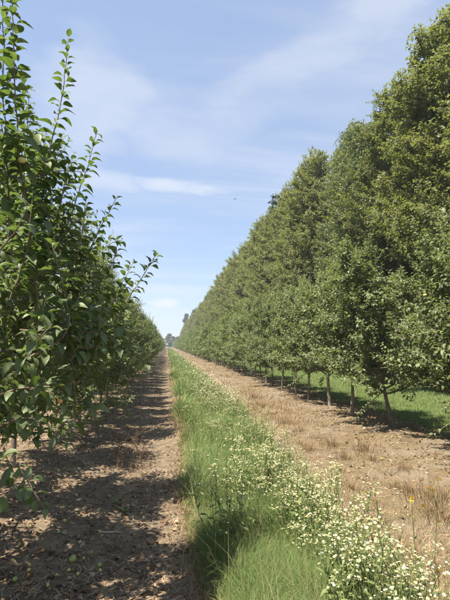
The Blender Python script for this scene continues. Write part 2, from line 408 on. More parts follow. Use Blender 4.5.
HI = [leaf_template(5, w, a, f, 0.22, tw) for w, a, f, tw in ((0.54, 0.50, 0.50, 0.35), (0.58, 0.36, 0.6, -0.4), (0.52, 0.66, 0.45, 0.3), (0.62, 0.42, 0.35, -0.7), (0.54, 0.22, 0.65, 0.5))]
MID = [leaf_template(3, w, a, f, 0.18) for w, a, f in ((0.56, 0.3, 0.42), (0.6, 0.18, 0.5), (0.52, 0.42, 0.3))]
def flat_leaf(w, arc, fold):
    V = np.array([[0, 0, 0], [.42, -w / 2, fold * w / 2 - arc * .2], [1, 0, -arc], [.42, w / 2, fold * w / 2 - arc * .2]])
    return V, np.array([[0, 1, 2], [0, 2, 3]]), np.array([1., 0, 1, 0])
FLAT = [flat_leaf(.72, .25, .35), flat_leaf(.66, .1, .5), flat_leaf(.76, .4, .2)]
LOW = [leaf_template(2, w, a, f) for w, a, f in ((0.62, 0.22, 0.4), (0.66, 0.3, 0.3))]

class Leaves:
    """collects leaf frames, makes one mesh"""
    def __init__(s): s.p = []; s.a = []; s.n = []; s.s = []; s.t = []
    def add(s, p, a, n, size, tint): s.p.append(p); s.a.append(a); s.n.append(n); s.s.append(size); s.t.append(tint)
    def arrays(s):
        p, a, n, sz, t = [np.concatenate(q) for q in (s.p, s.a, s.n, s.s, s.t)]
        a = nrm(a); n = n - a * (n * a).sum(-1, keepdims=True); n = nrm(n)
        return p, a, np.cross(n, a), n, sz, t
    def mesh(s, name, templates, mat, rng, keep=None):
        p, a, b, n, sz, t = s.arrays()
        idx = np.arange(len(p)) if keep is None else np.flatnonzero(keep)
        pick = rng.integers(0, len(templates), len(idx))
        Vs, Fs, T_, Rb, off = [], [], [], [], 0
        for k, (tv, tf, rb) in enumerate(templates):
            i = idx[pick == k]
            if not len(i): continue
            V = p[i][:, None] + sz[i][:, None, None] * (tv[None, :, 0:1] * a[i][:, None] + tv[None, :, 1:2] * b[i][:, None] + tv[None, :, 2:3] * n[i][:, None])
            F = tf[None] + (np.arange(len(i)) * len(tv))[:, None, None] + off
            Vs.append(V.reshape(-1, 3)); Fs.append(F.reshape(-1, 3)); off += V.shape[0] * V.shape[1]
            T_.append(np.repeat(t[i], len(tv))); Rb.append(np.tile(rb, len(i)))
        return mesh_np(name, np.concatenate(Vs), np.concatenate(Fs), mat, {'tint': np.concatenate(T_), 'rib': np.concatenate(Rb)})

def resample(path, step):
    P = np.asarray(path, float); d = np.concatenate([[0], np.cumsum(np.linalg.norm(np.diff(P, axis=0), axis=1))])
    n = max(2, int(d[-1] / step) + 1); q = np.linspace(0, d[-1], n)
    return np.stack([np.interp(q, d, P[:, k]) for k in range(3)], -1), d[-1]
UP = np.array([0, 0, 1.0])
def leaves_along(L, path, step, size, rng, start=0.1, droop=0.15, spread=0.9, upn=0.9, tipsmall=0.55, jitter=0.35, phase=None):
    Q, ln = resample(path, 0.02)
    n = int((1 - start) * ln / step)
    if n < 1: return
    u = np.linspace(start, 1.0, n) + rng.normal(0, 0.25 / max(n, 4), n); u = np.clip(u, 0, 1)
    f = u * (len(Q) - 1); i = np.clip(f.astype(int), 0, len(Q) - 2); w = (f - i)[:, None]
    p = Q[i] * (1 - w) + Q[i + 1] * w; d = nrm(Q[i + 1] - Q[i])
    A = nrm(np.cross(d, np.array([0.31, 0.74, 0.2]))); B = np.cross(d, A)
    ph = (rng.uniform(0, 6.28) if phase is None else phase) + np.arange(n) * 2.39996 + rng.normal(0, 0.3, n)
    out = np.cos(ph)[:, None] * A + np.sin(ph)[:, None] * B
    a = out * spread + d * (0.35 + 0.5 * u[:, None] ** 3) - UP * droop + rng.normal(0, jitter * 0.5, (n, 3))
    nn = UP * upn + d * 0.4 + out * 0.1 + rng.normal(0, jitter, (n, 3))
    sz = size * (1 - (1 - tipsmall) * np.clip((u - 0.6) / 0.4, 0, 1) ** 1.5) * rng.uniform(0.72, 1.15, n)
    L.add(p, a, nn, sz, np.clip(rng.beta(2.2, 2.6, n) + 0.12 * (u - 0.5) + rng.normal(0, .13), 0, 1))
def rosette(L, p, d, size, rng, k=5):
    ph = rng.uniform(0, 6.28) + np.arange(k) * 2 * np.pi / k + rng.normal(0, .25, k)
    A = nrm(np.cross(d, np.array([0.31, 0.74, 0.2]))); B = np.cross(d, A)
    out = np.cos(ph)[:, None] * A + np.sin(ph)[:, None] * B
    L.add(np.repeat(p[None], k, 0), out + d * 0.5 + rng.normal(0, .2, (k, 3)), UP * 0.9 + d * 0.3 + rng.normal(0, .35, (k, 3)), size * rng.uniform(.6, 1.1, k), np.clip(rng.beta(2.2, 2.8, k), 0, 1))
def curve(p0, d0, ln, rng, n=7, lift=0.0, wob=0.12):
    """a wandering limb: start, direction, length; lift bends it up (+) or down (-)"""
    P = [np.array(p0, float)]; d = np.array(d0, float) / np.linalg.norm(d0)
    for k in range(n - 1):
        d = d + rng.normal(0, wob, 3) + UP * lift / (n - 1); d /= np.linalg.norm(d)
        P.append(P[-1] + d * ln / (n - 1))
    return np.array(P)
def polar(az, el): return np.array([math.cos(az) * math.cos(el), math.sin(az) * math.cos(el), math.sin(el)])

def grow_apple(rng, H=3.4, base=0.62, reach=1.05, n_scaf=26, lean=(0, 0), leaf=0.078, step=0.032, shoots=16, density=1.0, wild=1.0, sprig=2):
    """orchard apple tree: leaning trunk, scaffold limbs, laterals, upright shoots"""
    L = Leaves(); limbs = []
    t = np.array([0, .045, .07, .10, .14, .2, .28, .38, .5, .62, .75, .88, 1.0]); k = len(t)
    trunk = np.stack([lean[0] * t + 0.05 * np.sin(t * 5 + rng.uniform(0, 6)) * t, lean[1] * t + 0.05 * np.sin(t * 4 + rng.uniform(0, 6)) * t, t * H * 0.9], -1)
    trunk[0, 2] -= 0.12
    r0 = rng.uniform(0.029, 0.037)
    limbs.append((trunk, r0 * (1.0 - 0.78 * t) * np.array([1.35, 1.14, 1.10, 1.22, 1.0, .96, 1.04, .97, 1.03, 1, 1, 1, 1]) * rng.uniform(.94, 1.06, k), 9))
    az = rng.uniform(0, 6.28)
    for i in range(n_scaf):
        f = i / (n_scaf - 1); z = base + (H * 0.86 - base) * f ** 1.12
        q = np.array([np.interp(z, trunk[:, 2], trunk[:, m]) for m in range(3)])
        az += 2.39996 + rng.normal(0, .35)
        ln = reach * (1.0 - 0.62 * f ** 1.4) * rng.uniform(0.72, 1.12)
        if f < 0.12: ln *= 0.85
        el = R(rng.uniform(4, 30) + 26 * f)
        P = curve(q, polar(az, el), ln, rng, 7, lift=rng.uniform(-0.25, 0.55) - (0.15 if f < 0.2 else 0), wob=0.10 * wild)
        limbs.append((P, np.linspace(0.017 * (1.1 - 0.55 * f), 0.004, 7), 5))
        leaves_along(L, P, step * 1.3, leaf * 0.95, rng, start=0.35)
        for m in range(int(ln / 0.10 * density)):
            u = rng.uniform(0.18, 0.98); j = int(u * 5.99); s = P[j] + (P[j + 1] - P[j]) * (u * 6 - j if j < 6 else 0)
            s = P[min(j, 5)] * (1 - (u * 6 - j)) + P[min(j + 1, 6)] * (u * 6 - j)
            if rng.random() < 0.38:
                rosette(L, s + rng.normal(0, .02, 3), nrm(UP * .7 + rng.normal(0, .6, 3)), leaf, rng, rng.integers(5, 8)); continue
            d = nrm(nrm(P[-1] - P[0]) * 0.5 + rng.normal(0, .65, 3) + UP * 0.35)
            l2 = rng.uniform(0.12, 0.40)
            B = curve(s, d, l2, rng, 4, lift=rng.uniform(-0.3, 0.6), wob=0.1)
            limbs.append((B, np.linspace(0.0045, 0.002, 4), 3))
            leaves_along(L, B, step, leaf, rng, start=0.12)
    for i in range(shoots):                                       # this year's upright shoots
        f = rng.uniform(0.25, 1.0); a = rng.uniform(0, 6.28); rr = reach * 0.72 * (1 - 0.7 * f) * rng.uniform(0.1, 1)
        z0 = base + (H * 0.86 - base) * f
        q = np.array([np.interp(z0, trunk[:, 2], trunk[:, m]) for m in range(3)]) + np.array([math.cos(a) * rr, math.sin(a) * rr, 0])
        l2 = rng.uniform(0.45, 0.95) if f > 0.55 else rng.uniform(0.3, 0.6)
        B = curve(q, nrm(polar(a, R(72)) + rng.normal(0, .12, 3)), l2, rng, 6, lift=0.15, wob=0.05)
        limbs.append((B, np.linspace(0.0055, 0.002, 6), 4))
        leaves_along(L, B, step * 1.15, leaf * 0.92, rng, start=0.1, droop=0.25)
    for i in range(sprig):                                        # low hanging sprigs
        a = rng.uniform(0, 6.28); q = np.array([trunk[5, 0], trunk[5, 1], base + 0.05]) + polar(a, 0) * 0.1
        B = curve(q, nrm(polar(a, R(-8))), reach * 0.62, rng, 7, lift=-0.8, wob=0.1)
        limbs.append((B, np.linspace(0.010, 0.002, 7), 4)); leaves_along(L, B, step * 1.1, leaf, rng, start=0.3, droop=0.35)
    return L, limbs

def wood_mesh(name, limbs, mat):
    W = Tubes()
    for P, r, s in limbs: W.add(P, r, s)
    return W.mesh(name, mat)

# ------------------------------------------------------------------ the small apple trees of both rows
rng = np.random.default_rng(7)
NEAR, FAR = [], []
for i in range(5):
    r = np.random.default_rng(100 + i)
    L, limbs = grow_apple(r, H=[3.35, 3.6, 3.2, 3.5, 3.3][i], base=[0.70, 0.60, 0.70, 0.64, 0.68][i], reach=[1.15, 1.22, 1.1, 1.18, 1.15][i], n_scaf=56, lean=[(.1, .05), (-.12, .1), (.05, -.1), (.0, .12), (-.06, -.05)][i], leaf=0.070, step=0.019, shoots=30, density=2.2, sprig=1)
    NEAR.append((wood_mesh('apple_wood', limbs, 'pale_bark' if i in (0, 2) else 'apple_bark'), L.mesh('apple_crown', MID, 'apple_leaf_row', r), L))
for i in range(4):
    r = np.random.default_rng(200 + i)
    L, limbs = grow_apple(r, H=[3.4, 3.6, 3.25, 3.5][i], base=0.62, reach=1.15, n_scaf=40, leaf=0.092, step=0.026, shoots=22, density=1.4)
    FAR.append((wood_mesh('apple_wood_far', limbs[:1] + limbs[1::3], 'apple_bark'), L.mesh('apple_crown_far', FLAT, 'apple_leaf_row', r), L))
LEFT = []
for i in range(2):
    r = np.random.default_rng(250 + i)
    L, limbs = grow_apple(r, H=[3.4, 3.55][i], base=[0.48, 0.42][i], reach=1.12, n_scaf=56, lean=[(.05, .08), (-.06, -.05)][i], leaf=0.070, step=0.020, shoots=28, density=2.1, sprig=3)
    LEFT.append((wood_mesh('apple_wood', limbs, ['apple_bark', 'pale_bark'][i]), L.mesh('apple_crown', MID, 'apple_leaf_row', r), L))
print('apple variants', [len(v[2].arrays()[0]) for v in NEAR + FAR], time.time() - T0)

def place_tree(name, src, x, y, rz, scale, label, cat, group, sxy=1.0, tilt=(0, 0)):
    e = empty(name, (x, y, float(height(x, y)) - 0.01), rz); e.scale = (scale * sxy, scale * sxy, scale)
    e.rotation_euler = (tilt[0], tilt[1], rz)
    tag(e, label, cat, group)
    add('trunk', src[0], e); add('crown', src[1], e)
    return e

ORD = ['first', 'second', 'third', 'fourth', 'fifth', 'sixth', 'seventh', 'eighth', 'ninth', 'tenth', 'eleventh', 'twelfth']
# right row: bases read from the photograph for the nearest trunks
right_y = [4.0, 5.15, 6.35, 7.85, 8.95, 10.7, 12.0, 13.2, 14.4, 15.8, 17.1]
y = 18.5
while y < 262: right_y.append(y); y += rng.uniform(1.2, 1.65) * (1.0 if y < 60 else 1.5)
right_lab = {6.35: 'large near apple tree at the right edge with two green apples showing', 7.85: 'apple tree with dark trunk leaning left, nearest whole trunk on the right',
  8.95: 'apple tree on a thin pale trunk beside the dry straw tuft, right row', 10.7: 'apple tree with short pale trunk, third trunk from the right edge',
  12.0: 'apple tree with a straight pale trunk on a sandy mound, right row', 13.2: 'apple tree just left of the sandy mound, fifth trunk from the right edge',
  14.4: 'apple tree with dark trunk, sixth from the right edge in the right row',
  15.8: 'seventh trunk from the right edge in the right apple row', 17.1: 'eighth trunk from the right edge in the right apple row',
  4.0: 'apple tree of the right row outside the frame beside the camera', 5.15: 'apple tree of the right row just outside the right frame edge'}
RIGHT = {}
for i, yy in enumerate(right_y):
    near = yy < 24
    src = NEAR[(i * 2 + 1) % 5] if near else FAR[rng.integers(0, 4)]
    src = NEAR[{6.35: 4, 7.85: 1, 8.95: 0, 10.7: 2, 12.0: 2, 13.2: 0, 14.4: 3}[yy]] if 6 < yy < 15 else src
    x = {6.35: 4.32, 7.85: 4.06, 8.95: 3.76, 10.7: 3.93, 12.0: 3.82, 13.2: 3.8, 14.4: 3.7}.get(yy, ROW_R + rng.normal(0, 0.07))
    lab = right_lab.get(yy) or ('small apple tree in the middle stretch of the right row' if yy < 45 else 'small far apple tree toward the end of the right row')
    RIGHT[yy] = place_tree('apple_tree', src, x, yy, rng.uniform(0, 6.28), rng.uniform(0.94, 1.08), lab, 'apple tree', 'apple trees of the right row',
               sxy=rng.uniform(0.95, 1.1), tilt=(0, R(-9)) if yy == 7.85 else (R(rng.normal(0, 3)), R(rng.normal(-1, 4.5))))
    if yy == 7.85: RIGHT[yy].rotation_euler = (0, R(-9), 0)
# left row; the nearest tree is built on its own below
left_y = [-1.0, 0.3, 1.65, 4.45, 5.86, 7.2, 8.6, 9.95, 11.4, 12.9, 14.2, 15.5, 16.9]
y = 18.3
while y < 262: left_y.append(y); y += rng.uniform(1.2, 1.65) * (1.0 if y < 60 else 1.5)
for i, yy in enumerate(left_y):
    near = yy < 24
    src = NEAR[0] if yy == 5.86 else NEAR[3] if yy == 4.45 else LEFT[i % 2] if near and yy > 4 else NEAR[(i * 3 + 2) % 5] if near else FAR[rng.integers(0, 4)]
    x = ROW_L + rng.normal(0, 0.06) - (0.15 if yy < 2 else 0)
    if yy == 5.86: x = -1.82
    if yy < 0: lab = 'apple tree of the left row farthest behind the camera'
    elif yy < 1: lab = 'apple tree of the left row level with the camera'
    elif yy < 2: lab = 'apple tree of the left row just outside the left frame edge'
    elif yy < 12: lab = '%s apple tree along the left row%s' % (ORD[[4.45, 5.86, 7.2, 8.6, 9.95, 11.4].index(yy) + 1], ', pale trunk showing low at left' if yy == 5.86 else '')
    elif yy < 45: lab = 'small apple tree in the middle stretch of the left row'
    else: lab = 'small far apple tree toward the end of the left row'
    place_tree('apple_tree', src, x, yy, rng.uniform(0, 6.28), rng.uniform(0.95, 1.07), lab, 'apple tree', 'apple trees of the left row', sxy=0.86 if yy < 2 else rng.uniform(0.9, 1.05), tilt=(R(rng.normal(0, 2)), R(rng.normal(0, 2))))
# next row to the left, glimpsed through the leaves
y = 3.0
while y < 42:
    place_tree('apple_tree', FAR[rng.integers(0, 4)], -6.9 + rng.normal(0, .08), y, rng.uniform(0, 6.28), rng.uniform(.95, 1.08), 'apple tree of the next row, glimpsed behind the left trees', 'apple tree', 'apple trees of the second row on the left')
    y += rng.uniform(1.5, 2.0)
print('rows', time.time() - T0)

# ------------------------------------------------------------------ the near apple tree at the left edge
def hero_tree():
    r = np.random.default_rng(42)
    bx, by = -1.72, 3.1; bz = float(height(bx, by))
    L, limbs = grow_apple(r, H=3.5, base=0.76, reach=1.0, n_scaf=54, lean=(0.06, -0.05), leaf=0.084, step=0.022, shoots=10, density=1.7, sprig=2)
    off = np.array([bx, by, bz])
    def px(*pts): return np.array([at_y(a, b, c) for a, b, c in pts]) - off
    named = [  # stems read from the photograph: pixel, pixel, distance along the row
      (px((40, 330, 2.75), (30, 230, 2.6), (19, 160, 2.45), (14, 90, 2.38), (13, 30, 2.35), (10, -45, 2.32)), 0.007, 0.088, 0.036, 0.1),
      (px((20, 270, 2.9), (38, 190, 2.8), (50, 146, 2.75), (60, 108, 2.72), (66, 70, 2.7), (68, 36, 2.7)), 0.0065, 0.080, 0.036, 0.15),
      (px((40, 300, 2.95), (62, 240, 2.95), (74, 206, 2.95), (86, 172, 2.95), (97, 132, 2.97)), 0.006, 0.076, 0.034, 0.1),
      (px((40, 330, 2.9), (72, 285, 2.95), (92, 245, 3.0), (104, 220, 3.0), (117, 197, 3.02)), 0.006, 0.074, 0.034, 0.1),
      (px((60, 380, 2.75), (96, 350, 2.8), (112, 326, 2.85), (132, 292, 2.9), (146, 272, 2.92), (156, 255, 2.94)), 0.008, 0.082, 0.030, 0.1),
      (px((20, 360, 2.5), (60, 345, 2.45), (72, 320, 2.42), (62, 280, 2.4), (52, 245, 2.38)), 0.006, 0.088, 0.034, 0.1),
      (px((75, 420, 2.7), (74, 370, 2.6), (66, 330, 2.55), (58, 290, 2.5), (46, 240, 2.45)), 0.007, 0.085, 0.034, 0.05),
      (px((10, 300, 2.5), (28, 255, 2.45), (31, 225, 2.42), (33, 190, 2.4)), 0.006, 0.088, 0.034, 0.1),
      (px((5, 215, 2.7), (35, 172, 2.75), (60, 170, 2.8), (85, 172, 2.85)), 0.006, 0.078, 0.034, 0.1),
      (px((20, 330, 2.6), (60, 330, 2.6), (95, 332, 2.62), (125, 340, 2.64), (148, 366, 2.62)), 0.006, 0.080, 0.034, 0.1),
      (px((0, 395, 2.5), (30, 385, 2.4), (55, 392, 2.35), (68, 410, 2.3)), 0.006, 0.082, 0.034, 0.1),
      (px((-20, 440, 2.6), (0, 425, 2.5), (28, 415, 2.45), (50, 422, 2.45), (66, 445, 2.45)), 0.007, 0.080, 0.036, 0.1),
      (px((-30, 470, 2.5), (5, 455, 2.45), (24, 470, 2.4), (30, 490, 2.38), (44, 508, 2.35)), 0.006, 0.078, 0.05, 0.15),
      (px((-25, 505, 2.4), (0, 495, 2.35), (15, 488, 2.33), (34, 478, 2.3)), 0.005, 0.074, 0.05, 0.15),
      (px((30, 390, 2.6), (70, 385, 2.6), (95, 372, 2.65), (108, 360, 2.7)), 0.006, 0.080, 0.034, 0.1),
      (px((20, 360, 2.35), (40, 340, 2.25), (52, 325, 2.2)), 0.005, 0.090, 0.036, 0.1),
      (px((0, 250, 2.3), (15, 235, 2.25), (28, 205, 2.2)), 0.005, 0.085, 0.036, 0.1),
      (px((50, 270, 3.1), (85, 262, 3.15), (105, 245, 3.2), (122, 240, 3.25)), 0.005, 0.076, 0.034, 0.1),
      (px((70, 330, 3.1), (100, 305, 3.15), (122, 285, 3.2), (133, 262, 3.25)), 0.005, 0.076, 0.034, 0.1),
      (px((12, 260, 2.6), (8, 190, 2.5), (4, 110, 2.45), (3, 40, 2.42), (2, -40, 2.4)), 0.006, 0.085, 0.036, 0.1),
      (px((18, 240, 2.9), (24, 180, 2.85), (27, 130, 2.82), (29, 92, 2.8)), 0.005, 0.080, 0.034, 0.1),
      (px((10, 230, 3.0), (22, 160, 3.0), (24, 110, 3.0), (22, 70, 3.0)), 0.005, 0.078, 0.036, 0.1),
      (px((30, 260, 2.9), (42, 205, 2.9), (45, 170, 2.88), (44, 142, 2.86)), 0.005, 0.080, 0.032, 0.1),
      (px((45, 280, 2.8), (58, 225, 2.8), (62, 190, 2.8), (70, 160, 2.8)), 0.005, 0.080, 0.032, 0.1),
      (px((60, 300, 2.9), (78, 255, 2.9), (84, 225, 2.9), (86, 200, 2.9)), 0.005, 0.080, 0.032, 0.1),
      (px((10, 180, 2.6), (30, 160, 2.55), (48, 163, 2.55), (60, 152, 2.55)), 0.005, 0.085, 0.032, 0.1),
      (px((80, 330, 3.0), (104, 290, 3.05), (112, 262, 3.05), (118, 240, 3.05)), 0.005, 0.080, 0.032, 0.1),
      (px((70, 350, 2.7), (98, 318, 2.7), (116, 300, 2.72), (128, 282, 2.75)), 0.005, 0.080, 0.032, 0.1),
      (px((60, 360, 2.6), (88, 345, 2.6), (110, 346, 2.6), (130, 352, 2.62)), 0.005, 0.080, 0.032, 0.1),
    ]
    root = empty('apple_tree', (bx, by, bz)); tag(root, 'tall near apple tree filling the left edge with long bare-stemmed top shoots', 'apple tree', 'apple trees of the left row')
    add('trunk', wood_mesh('near_trunk', limbs[:1], 'apple_bark'), root)
    # scaffold limbs with their twigs, each limb a part of its own
    cur = None; packs = []
    for P, rad, s in limbs[1:]:
        if s == 5 or cur is None: cur = []; packs.append(cur)
        cur.append((P, rad, s))
    for pk in packs: add('branch', wood_mesh('branch', pk, 'apple_bark'), root)
    for P, rad, size, step, st in named:
        Q, ln = resample(P, 0.06)
        # smooth the polyline a little
        for _ in range(2): Q[1:-1] = 0.25 * Q[:-2] + 0.5 * Q[1:-1] + 0.25 * Q[2:]
        Q[1:-1] += r.normal(0, 0.003, Q[1:-1].shape)
        add('shoot', wood_mesh('shoot', [(Q, np.linspace(rad, 0.0018, len(Q)), 6)], 'shoot_bark'), root)
        leaves_along(L, Q, step * 0.50, size * 1.05, r, start=st, droop=-0.02, spread=1.0, upn=1.0, jitter=0.28)
        if ln > 0.5:
            for m in range(int(ln / 0.13)):
                u = r.uniform(0.02, 0.55); s0 = Q[int(u * (len(Q) - 1))]
                B = curve(s0, nrm(r.normal(0, .8, 3) + UP * .3), r.uniform(.08, .2), r, 4, 0.3, .08)
                limbs.append((B, None, 0)); leaves_along(L, B, 0.026, size * 1.08, r, start=.2)
    p, a, b, n, sz, t = L.arrays()
    # the 300 leaves that show largest become parts, the rest one foliage mass
    sx, sy, dep = project(p + off + a * sz[:, None] * 0.6)
    toc = nrm(CAM - (p + off)); facing = np.abs((n * toc).sum(-1))
    area = (sz / dep) ** 2 * (0.25 + facing) * ((sx > 2) & (sx < 452) & (sy > 2) & (sy < 598) & (dep > 0.5))
    big = np.argsort(-area)[:300]
    keep = np.ones(len(p), bool); keep[big] = False
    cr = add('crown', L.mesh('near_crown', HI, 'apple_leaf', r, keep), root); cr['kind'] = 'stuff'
    leafm = []
    for k, (tv, tf, rb) in enumerate(HI):
        for q in range(4):
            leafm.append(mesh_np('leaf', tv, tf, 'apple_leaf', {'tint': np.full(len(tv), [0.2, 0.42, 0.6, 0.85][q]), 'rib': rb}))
    for i in big:
        o = bpy.data.objects.new('leaf', leafm[r.integers(0, 5) * 4 + min(3, int(t[i] * 4))])
        m = Matrix.Identity(4)
        for c, v in enumerate((a[i], b[i], n[i])):
            for k in range(3): m[k][c] = v[k] * sz[i]
        for k in range(3): m[k][3] = p[i][k]
        link(o, root); o.matrix_local = m
    print('hero leaves', len(p))
    return root, off
hero, hero_off = hero_tree()
print('hero', time.time() - T0)

# ------------------------------------------------------------------ apples
def apple_mesh(name, mat, rs, flat=0.9):
    r = np.random.default_rng(rs); T = Tubes()
    nlat, nlon = 8, 12; V, F = [], []
    for i in range(nlat + 1):
        th = math.pi * i / nlat
        for j in range(nlon):
            ph = 2 * math.pi * j / nlon; rr = math.sin(th) * (1 + 0.03 * math.cos(5 * ph) * (i > nlat / 2))
            zz = math.cos(th) * flat; zz -= 0.28 * math.exp(-(math.sin(th) / 0.32) ** 2) * (1 if i < nlat / 2 else -0.6)
            V.append((rr * math.cos(ph), rr * math.sin(ph), zz))
    for i in range(nlat):
        for j in range(nlon):
            F.append((i * nlon + j, (i + 1) * nlon + j, (i + 1) * nlon + (j + 1) % nlon, i * nlon + (j + 1) % nlon))
    V = np.array(V) * (1 + r.normal(0, 0.015, (len(V), 1)))
    me = mesh_np(name, V, np.array(F), mat)
    st = Tubes(); st.add(np.array([[0, 0, 0.5], [0.03, 0, 0.95], [0.12, 0.05, 1.25]]), [0.06, 0.05, 0.07], 5)
    return me, st.mesh('stalk', 'stalk')
AP = {c: apple_mesh('apple_' + c, 'apple_' + c, k) for k, c in enumerate(('green', 'yellow', 'orange'))}
def fallen(px, py, rad, col, label, group='windfall apples on the track'):
    w = on_ground(px, py, 0.02); w[2] = float(height(w[0], w[1]))
    e = add('fallen_apple', AP[col][0]); e.location = (w[0], w[1], w[2] + rad * 0.80); e.scale = (rad,) * 3
    e.rotation_euler = (rng.uniform(-1.3, 1.3), rng.uniform(-1.3, 1.3), rng.uniform(0, 6.28)); tag(e, label, 'apple', group)
    add('stalk', AP[col][1], e)
fallen(73, 555, 0.026, 'green', 'largest bright green fallen apple on the shaded soil')
fallen(100, 557, 0.017, 'green', 'small green fallen apple right of the largest one')
fallen(43, 546, 0.014, 'orange', 'small orange fallen apple left of the largest green one')
for px, py, rad, col in ((100.5, 562, .012, 'yellow'), (69, 564, .013, 'yellow'), (78, 566, .012, 'yellow'), (29, 561, .016, 'yellow'), (29, 566, .014, 'yellow'), (29, 571, .013, 'orange'),
        (11, 569, .013, 'yellow'), (15, 576, .018, 'green'), (13, 557, .015, 'yellow'), (80, 538, .013, 'yellow'), (100, 527, .013, 'yellow'), (65, 518, .014, 'yellow'), (55, 517, .013, 'yellow'),
        (59, 529, .014, 'green'), (43, 529, .013, 'yellow'), (31, 524, .012, 'yellow'), (57, 569, .011, 'yellow'), (84, 552, .011, 'yellow'), (91, 547, .012, 'yellow'), (116, 576, .011, 'green'),
        (382, 458, .02, 'yellow'), (20, 540, .013, 'yellow'), (48, 580, .012, 'yellow')):
    fallen(px, py, rad, col, 'tiny pale windfall apple on the right sandy soil' if px > 300 else 'tiny %s windfall apple scattered on the shaded soil at left' % {'yellow': 'yellowish', 'green': 'dull green', 'orange': 'reddish'}[col])
def hang(tree, px, py, Y, rad, col):
    w = Vector(at_y(px, py, Y)); o = add('apple', AP[col][0], tree)
    bpy.context.view_layer.update()
    o.location = tree.matrix_world.inverted() @ w; s = rad / tree.scale[2]; o.scale = (s, s, s); o.rotation_euler = (rng.uniform(-.4, .4), rng.uniform(-.4, .4), 0)
    o2 = add('stalk', AP[col][1], o)
hang(RIGHT[6.35], 443, 333, 5.55, 0.036, 'green'); hang(RIGHT[6.35], 432, 380, 5.5, 0.030, 'green')
hang(RIGHT[14.4], 277, 324, 13.6, 0.040, 'green'); hang(RIGHT[14.4], 275, 357, 13.5, 0.035, 'green')
hang(RIGHT[8.95], 352, 290, 8.1, 0.034, 'yellow'); hang(RIGHT[6.35], 425, 295, 5.6, 0.024, 'yellow')
hang(hero, 22, 160, 2.4, 0.020, 'yellow'); hang(hero, 60, 401, 2.28, 0.013, 'orange')
hang(hero, 42, 318, 2.4, 0.020, 'green'); hang(hero, 88, 300, 2.8, 0.022, 'green')

# ------------------------------------------------------------------ tall windbreak behind the right row
def grow_tall(rng, H=12.5, width=2.7, n_br=80, leaf=0.085, weep=False, low=0.7, spray=0.30, step=0.075):
    L = Leaves(); limbs = []
    t = np.linspace(0, 1, 10)
    trunk = np.stack([0.2 * np.sin(t * 3 + rng.uniform(0, 6)) * t, 0.2 * np.sin(t * 3 + rng.uniform(0, 6)) * t, t * H * 0.97], -1)
    trunk[0, 2] -= 0.2
    limbs.append((trunk, 0.15 * (1 - 0.93 * t) + 0.01, 8)); az = rng.uniform(0, 6)
    for i in range(n_br):
        f = i / (n_br - 1); z = low + (H * 0.95 - low) * f
        q = np.array([np.interp(z, trunk[:, 2], trunk[:, m]) for m in range(3)])
        az += 2.39996 + rng.normal(0, .3)
        prof = (0.55 + 0.45 * min(1, f / 0.22)) * (1 - 0.74 * max(0, (f - 0.2) / 0.8) ** 2.0)
        ln = max(0.35, width * prof * rng.uniform(0.75, 1.18))
        el = R(rng.uniform(8, 34) + 34 * f)
        P = curve(q, polar(az, el), ln, rng, 8, lift=rng.uniform(-0.2, 0.5) - (0.9 if weep else 0), wob=0.07)
        limbs.append((P, np.linspace(0.032 * (1.05 - 0.8 * f), 0.006, 8), 4))
        dmain = nrm(P[-1] - P[0]); side = nrm(np.cross(dmain, UP))
        nsp = int(ln / spray * 2) + 2
        for m in range(nsp):
            u = 0.22 + 0.78 * (m + rng.uniform(0, .9)) / nsp; k = u * 7; j = min(int(k), 6)
            s = P[j] + (P[j + 1] - P[j]) * (k - j)
            d = nrm(dmain * rng.uniform(.35, .9) + side * rng.choice([-1, 1]) * rng.uniform(.3, 1) + UP * rng.uniform(-.25, .5))
            l2 = rng.uniform(0.35, 0.85) * (0.6 + 0.4 * prof)
            if weep: B = curve(s, d * .6 - UP * .2, l2 * 1.5, rng, 6, lift=-1.6, wob=.08)
            else: B = curve(s, d, l2, rng, 5, lift=rng.uniform(-.35, .2), wob=.10)
            if m % 2 == 0: limbs.append((B[::2], np.linspace(0.006, 0.003, len(B[::2])), 3))
            leaves_along(L, B, step * 0.5, leaf, rng, start=0.0, droop=0.3 if not weep else 0.8, spread=0.8, upn=0.85, tipsmall=0.8, jitter=0.4)
            # twigs off the spray
            for w in range(3):
                k2 = rng.integers(1, len(B)); B2 = curve(B[k2 - 1], nrm(d + rng.normal(0, .8, 3)), l2 * .45, rng, 3, lift=-.2)
                leaves_along(L, B2, step * 0.55, leaf, rng, start=0.0, droop=0.3 if not weep else 0.8, spread=.8, tipsmall=.9, jitter=.4)
    return L, limbs
